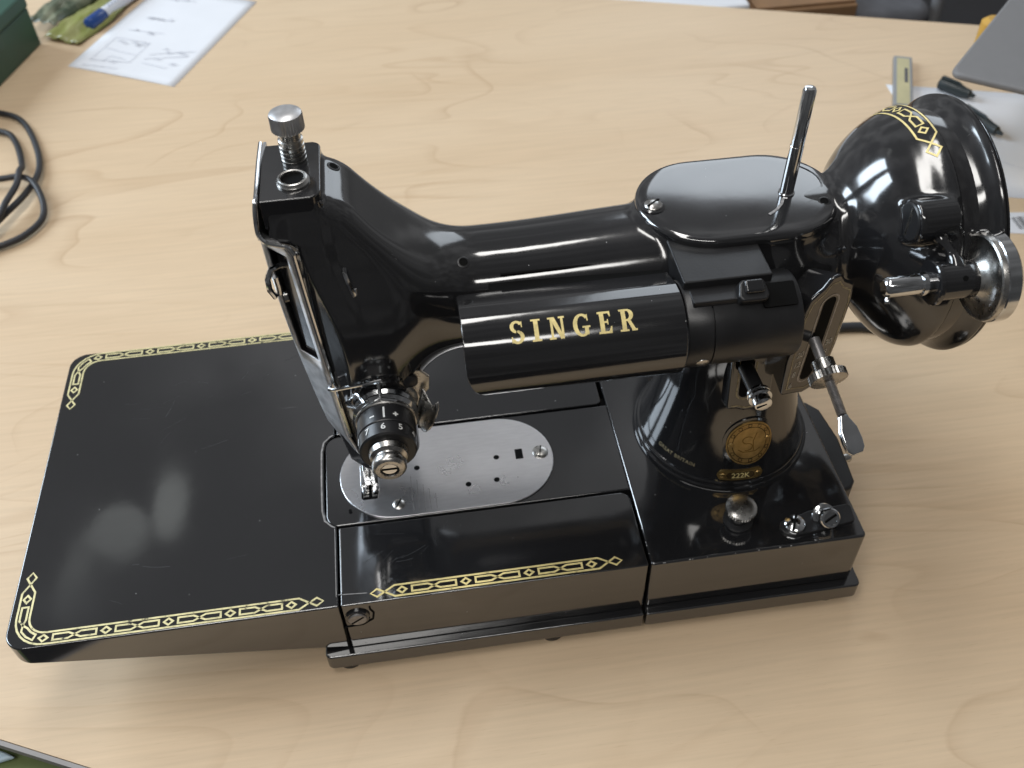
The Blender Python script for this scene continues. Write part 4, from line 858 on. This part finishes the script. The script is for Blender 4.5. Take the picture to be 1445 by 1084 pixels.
# ------------------------------------------------------------------ things round about on the table
# sheet of paper with a pencil sketch, upper left
A_, B_, C_, D_ = Vector((-465.5, 604.5)), Vector((-370.1, 552.2)), Vector((-306.5, 699.3)), Vector((-402, 752))
def paper_fn(A1, B1, D1):
    def f(u, v, h): q = A1+(B1-A1)*u+(D1-A1)*v; return (q.x, q.y, TZ+.25+h+2.2*max(0, .25-v)**2*8*(1-u)*u*4*.5)
    return f
fpz = paper_fn(A_, B_, D_)
rows = [[fpz(i/12, j/14, 0) for i in range(13)] for j in range(15)]
sk = MB().grid(rows).build('paper_sheet', 'paper', solid=.2, off=1); tag(sk, 'white paper sheet with faint pencil sketch and notes beside blue capped marker', 'paper')
mb = MB(); u0 = .1
L2 = [([(.12, .10), (.13, .36), (.46, .36), (.46, .14), (.12, .10)], False), ([(.10, .04), (.42, .06)], False), ([(.12, .24), (.45, .22)], False), ([(.24, .10), (.25, .17), (.40, .16)], False), ([(.55, .20), (.88, .30)], False), ([(.56, .16), (.80, .15)], False), ([(.55, .25), (.9, .36)], False),
      ([(.16, .46), (.5, .48)], False), ([(.2, .62), (.46, .62)], False), ([(.12, .86), (.48, .88)], False), ([(.14, .95), (.6, .96)], False)]
for i in range(26):
    a, b_ = random.choice([(.14, .42), (.56, .18), (.6, .28), (.18, .6), (.2, .84), (.15, .08), (.16, .3)]); a += random.random()*.25; b_ += random.random()*.04
    L2.append(([(a, b_), (a+.02, b_+.025), (a+.035, b_), (a+.06, b_+.015)], False))
strip_lines(mb, L2, .0055, lambda u, v, h: fpz(u, v, .35), .1); mb.build('pencil_sketch', 'pencil', sk, smooth=False, recalc=False, kind='stuff')
# marker
pk = empty('marker_pen', (-455, 667, TZ), 'white marker pen with blue cap lying beside the sketched paper', 'pen')
d = (Vector((-421, 731, 0))-Vector((-455, 667, 0))).normalized(); o = Vector((-455.5, 666, TZ+6.4))
MB().lathe([(0, 3.2), (.8, 5.4), (2, 6.0), (22, 6.3), (22.5, 6.0)], o, d, 28).build('cap', 'blue', pk)
bdm = MB().lathe([(0, 5.2), (1, 5.6), (95, 5.6), (97, 4)], o+d*22, d, 28).build('barrel', 'marker_body', pk)
sd_ = Vector((d.y, -d.x, 0)); mb = MB()
text_lines(mb, 'MARKER', 6.2, lambda u, v, h: o+d*(48+u)+(sd_*math.sin(-v/5.7+.25)+Vector((0, 0, 1))*math.cos(-v/5.7+.25))*(5.68), h=.1); 
mb = MB(); strip_lines(mb, [([(30+k*4.2, -1.6), (30+k*4.2+2.6, 1.4)], False) for k in range(9)]+[([(28, 3.2), (74, 3.2)], False)], .9, lambda u, v, h: o+d*u+(sd_*math.sin(-v/5.7+.35)+Vector((0, 0, 1))*math.cos(-v/5.7+.35))*5.7, 1); mb.build('print', 'marker_print', bdm, smooth=False, recalc=False)
# green tin box
gb = empty('tin_box', (-520, 640, TZ), 'dark green painted tin box at the upper left edge', 'box')
c0 = Vector((-496.1, 651.3, 0)); dA = (Vector((-517, 579.8, 0))-c0).normalized(); dB = Vector((dA.y, -dA.x, 0))
if dB.x > 0: dB = -dB
fg = frame(c0, dA, dB*1.0); sgn = 1 if fg(0, 0, 1).z > c0.z else -1
def fg2(x, y, z): return fg(x, y, 0)+Vector((0, 0, z))
MB().box(0, 150, 0, 110, TZ, TZ+34, fg2).build('body', 'green_tin', gb, bevel=1.5)
lid = MB().box(-1, 151, -1, 111, TZ+34.3, TZ+46, fg2).build('lid', 'green_tin', gb, bevel=2)
MB().box(10, 50, 20, 42, TZ+46.05, TZ+46.25, fg2).build('print', 'red_print', lid, smooth=False)
MB().box(52, 74, -2.4, -.9, TZ+24, TZ+40, fg2).build('clasp', 'green_tin', gb, bevel=.6)
# wrappers
def wrapper(name, mat, A1, d1, L1, w1, seed, label, z0=0):
    r2_ = np.random.default_rng(seed); d1 = Vector(d1).normalized(); e1 = Vector((-d1.y, d1.x)); rows_ = []
    for i in range(25):
        rw = []
        for j in range(17):
            u, v = i/24, j/16; hz = 7*math.sin(math.pi*v)**.7*(.35+.65*min(1, u*3)) + 1.6*math.sin(9*u+5*v+seed)+1.2*math.sin(17*v+seed*2+6*u)+r2_.normal()*.5
            q = Vector(A1)+d1*L1*u+e1*w1*(v-.5)*(1-.12*math.sin(6*u+seed))+e1*1.5*math.sin(11*u); rw.append((q.x, q.y, TZ+2.5+z0+max(-2, hz)))
        rows_.append(rw)
    o_ = MB().grid(rows_).build(name, mat, solid=.5, off=-1, ang=60); return tag(o_, label, 'wrapper', 'crinkled wrappers beside the tin box')
wrapper('foil_wrapper', 'foil_olive', (-478, 648), (.45, .9), 130, 38, 3, 'crinkled olive green wrapper lying between tin box and marker pen')
wrapper('foil_wrapper', 'foil_grey', (-496, 672), (.42, .9), 120, 30, 8, 'crinkled dark grey green wrapper tucked against the tin box', 6)
# coiled black cable at the left edge
path = bez([(-545, 540, -46), (-504, 528, -46.4), (-484, 511, -46.4), (-467, 474, -46.4), (-457.7, 438, -45.5), (-459, 408, -43), (-467, 384, -42), (-482, 362, -44), (-515, 345, -46), (-550, 360, -46), (-560, 400, -44), (-525, 424, -42),
            (-483, 424, -41.5), (-468, 424, -41.0), (-455, 412, -39.5), (-445.5, 391, -43), (-444.5, 374, -46), (-454, 357, -46.4), (-470, 347, -46.4), (-500, 334, -46.4), (-550, 330, -46.4), (-590, 380, -46.4), (-590, 470, -46.4), (-545, 512, -46.4),
            (-499, 500, -46.4), (-484, 482, -46.4), (-471, 445, -44), (-466, 424, -36.5), (-464.5, 406, -36.2), (-467, 384, -35.5), (-474, 362, -40), (-500, 318, -46.4), (-560, 300, -46.4)], 12)
cb = MB().tube(path, 2.3, 12).build('power_cord', 'cable'); tag(cb, 'loops of thick black power cord at the left edge', 'cord')
# right: paper, ruler-like case, two pen caps, barcode label, tool case
rp = [Vector((211.6, 452)), Vector((200, 300)), Vector((330, 262)), Vector((370, 400))]
q = rp
rows = [[tuple(list((q[0].lerp(q[3], i/8)).lerp(q[1].lerp(q[2], i/8), j/8))+[TZ+.25]) for i in range(9)] for j in range(9)]
ps = MB().grid(rows).build('paper_sheet', 'paper', solid=.2, off=1); tag(ps, 'plain white paper sheet under the black pens behind the hand wheel', 'paper')
mb = MB(); strip_lines(mb, [([(232, 352), (262, 320)], False), ([(262, 320), (300, 296)], False)], .5, lambda u, v, h: (u, v, TZ+.55), 5); mb.build('pencil_line', 'pencil', ps, smooth=False, recalc=False)
lc = empty('lead_case', (226, 455, TZ), 'slim grey case with a tan label lying on the paper corner', 'case')
a, b_ = Vector((238.8, 484, 0)), Vector((213, 424, 0)); dd = (b_-a).normalized(); f4 = frame(a+Vector((0, 0, TZ+.7)), dd, Vector((-dd.y, dd.x, 0)))
MB().box(0, 80, -7.4, 7.4, 0, 5.0, f4).build('shell', 'case_grey', lc, bevel=.8)
MB().box(4, 78, -5.0, 5.0, 5.02, 5.25, f4).build('label', 'case_label', lc, smooth=False)
MB().box(20, 44, 1.0, 3.6, 5.27, 5.35, f4).build('print', 'chair_grey', lc, smooth=False)
for (a, b_), lb in ((((250, 438.5), (268, 414)), 'short black pen cap nearest the tan labelled case'), (((249, 395), (263, 359)), 'short black pen cap half hidden behind the hand wheel')):
    a = Vector((*a, TZ+5.3)); b_ = Vector((*b_, TZ+5.3)); d = (b_-a).normalized(); L_ = (b_-a).length
    pc = empty('pen_cap', (a.x, a.y, TZ), lb, 'pen cap', 'black pen caps on the right paper')
    MB().lathe([(0, 3.8), (.6, 4.6), (L_*.62, 4.7), (L_*.66, 4.2), (L_*.86, 3.6), (L_*.88, 2.2), (L_, 1.2)], a, d, 20).build('body', 'black_plastic', pc)
    MB().tube([a+d*1+Vector((0, 0, 4.6)), a+d*2+Vector((0, 0, 6.2)), a+d*L_*.5+Vector((0, 0, 5.8)), a+d*L_*.58+Vector((0, 0, 4.8))], 1.1, 8).build('clip', 'black_plastic', pc)
lbp = [(207, 268), (206, 276), (262, 268), (262, 240), (214, 252)]
bl = MB().prism(lbp, TZ+.1, TZ+.4).build('label_strip', 'paper', smooth=False); tag(bl, 'white paper strip printed with a barcode right of the wheel', 'label')
mb = MB()
for i in range(12): x = 224+i*1.3; strip_lines(mb, [([(x, 254.0), (x+.4, 267.5)], False)], random.choice([.4, .6, .9]), lambda u, v, h: (u, v, TZ+.46), 20)
mb.build('barcode', 'barcode', bl, smooth=False, recalc=False)
tcz = empty('tool_case', (240, 330, TZ), 'grey topped yellow case entering at the upper right corner', 'case')
P0, P1, P2 = Vector((151.5, 281, 0)), Vector((230.8, 363.5, 0)), Vector((184.3, 255.6, 0))
e1 = (P1-P0).normalized(); e2 = (P2-P0).normalized()
pol = []
c = P0; far1 = P0+e1*240; far2 = P0+e2*200
rr = 9
for i in range(9):
    t_ = i/8; pol.append(tuple(((c+e2*rr).lerp(c, t_)).lerp(c.lerp(c+e1*rr, t_), t_))[:2])
pol = [tuple(far2[:2])]+pol+[tuple(far1[:2]), tuple((far1+e2*200)[:2])]
MB().prism(pol, 55, 60).build('lid', 'grey_plastic', tcz, bevel=2.2, seg=3)
ins = [tuple((P0+e1*a+e2*b_)[:2]) for a, b_ in ((70, 62), (70, 190), (232, 190), (232, 62))]
MB().prism(ins, TZ, 55).build('body', 'yellow', tcz, bevel=4)
for a in (116,):
    cc = P0+e1*a; MB().lathe([(0, 7), (2, 8.5), (34, 8.5), (37, 5)], (cc.x-1, cc.y+4, 8), (0, 0, 1), 20).build('latch', 'yellow', tcz)

# ------------------------------------------------------------------ beyond the back edge and below the front edge
cbx = empty('cardboard_box', (240, 790, -750), 'brown cardboard box standing on floor behind the table', 'box')
MB().box(186, 296, 690, 900, -750, -100).build('body', 'cardboard', cbx, bevel=2)
MB().box(188, 294, 694, 790, -100, -97).build('flap', 'cardboard', cbx)
ws = empty('white_carton', (40, 790, -750), 'white carton standing behind the far table edge', 'carton')
MB().box(-120, 180, 690, 900, -750, -90).build('body', 'paper', ws, bevel=3)
MB().box(150, 158, 688.6, 689.8, -750, -92).build('tape', 'chair_grey', ws)
ch = empty('office_chair', (370, 820, -750), 'grey fabric office chair behind the table at upper right', 'chair')
MB().prism(rrect(302, 395, 700, 1000, 25), -170, -120).build('seat', 'chair_grey', ch, bevel=12, seg=4)
MB().cyl((345, 840, -740), (345, 840, -170), 24).build('column', 'chair_leg', ch)
for k in range(5): a = 2*math.pi*k/5+.3; MB().tube([(345, 840, -700), (345+220*math.cos(a), 840+220*math.sin(a), -735)], 18, 8).build('leg', 'chair_leg', ch)
MB().cyl((398, 690, -600), (412, 740, -60), 7).build('arm_post', 'chair_leg', ch)
cl = empty('fabric_bag', (-420, -90, -750), 'green cloth bag below the table at bottom left corner', 'bag')
rows = []
for i in range(16):
    rows.append([(-560+20*i+4*math.sin(j), -36+9*j, -88+4*math.sin(i*.9+j*.5)+3*math.cos(j*1.1-i*.4)) for j in range(14)])
MB().grid(rows).build('cloth', 'cloth_green', cl, solid=3)
MB().box(-545, -275, -30, 76, -750, -100).build('body', 'cloth_green', cl, bevel=20, seg=3)
pb = MB().prism([(-397, -9.5), (-403, -6), (-414, -1), (-440, 4), (-445, -12), (-410, -12)], -78, -75).build('plastic_lid', 'cloth_blue', bevel=1.5)
tag(pb, 'pale blue plastic lid lying on the green cloth bag', 'lid')
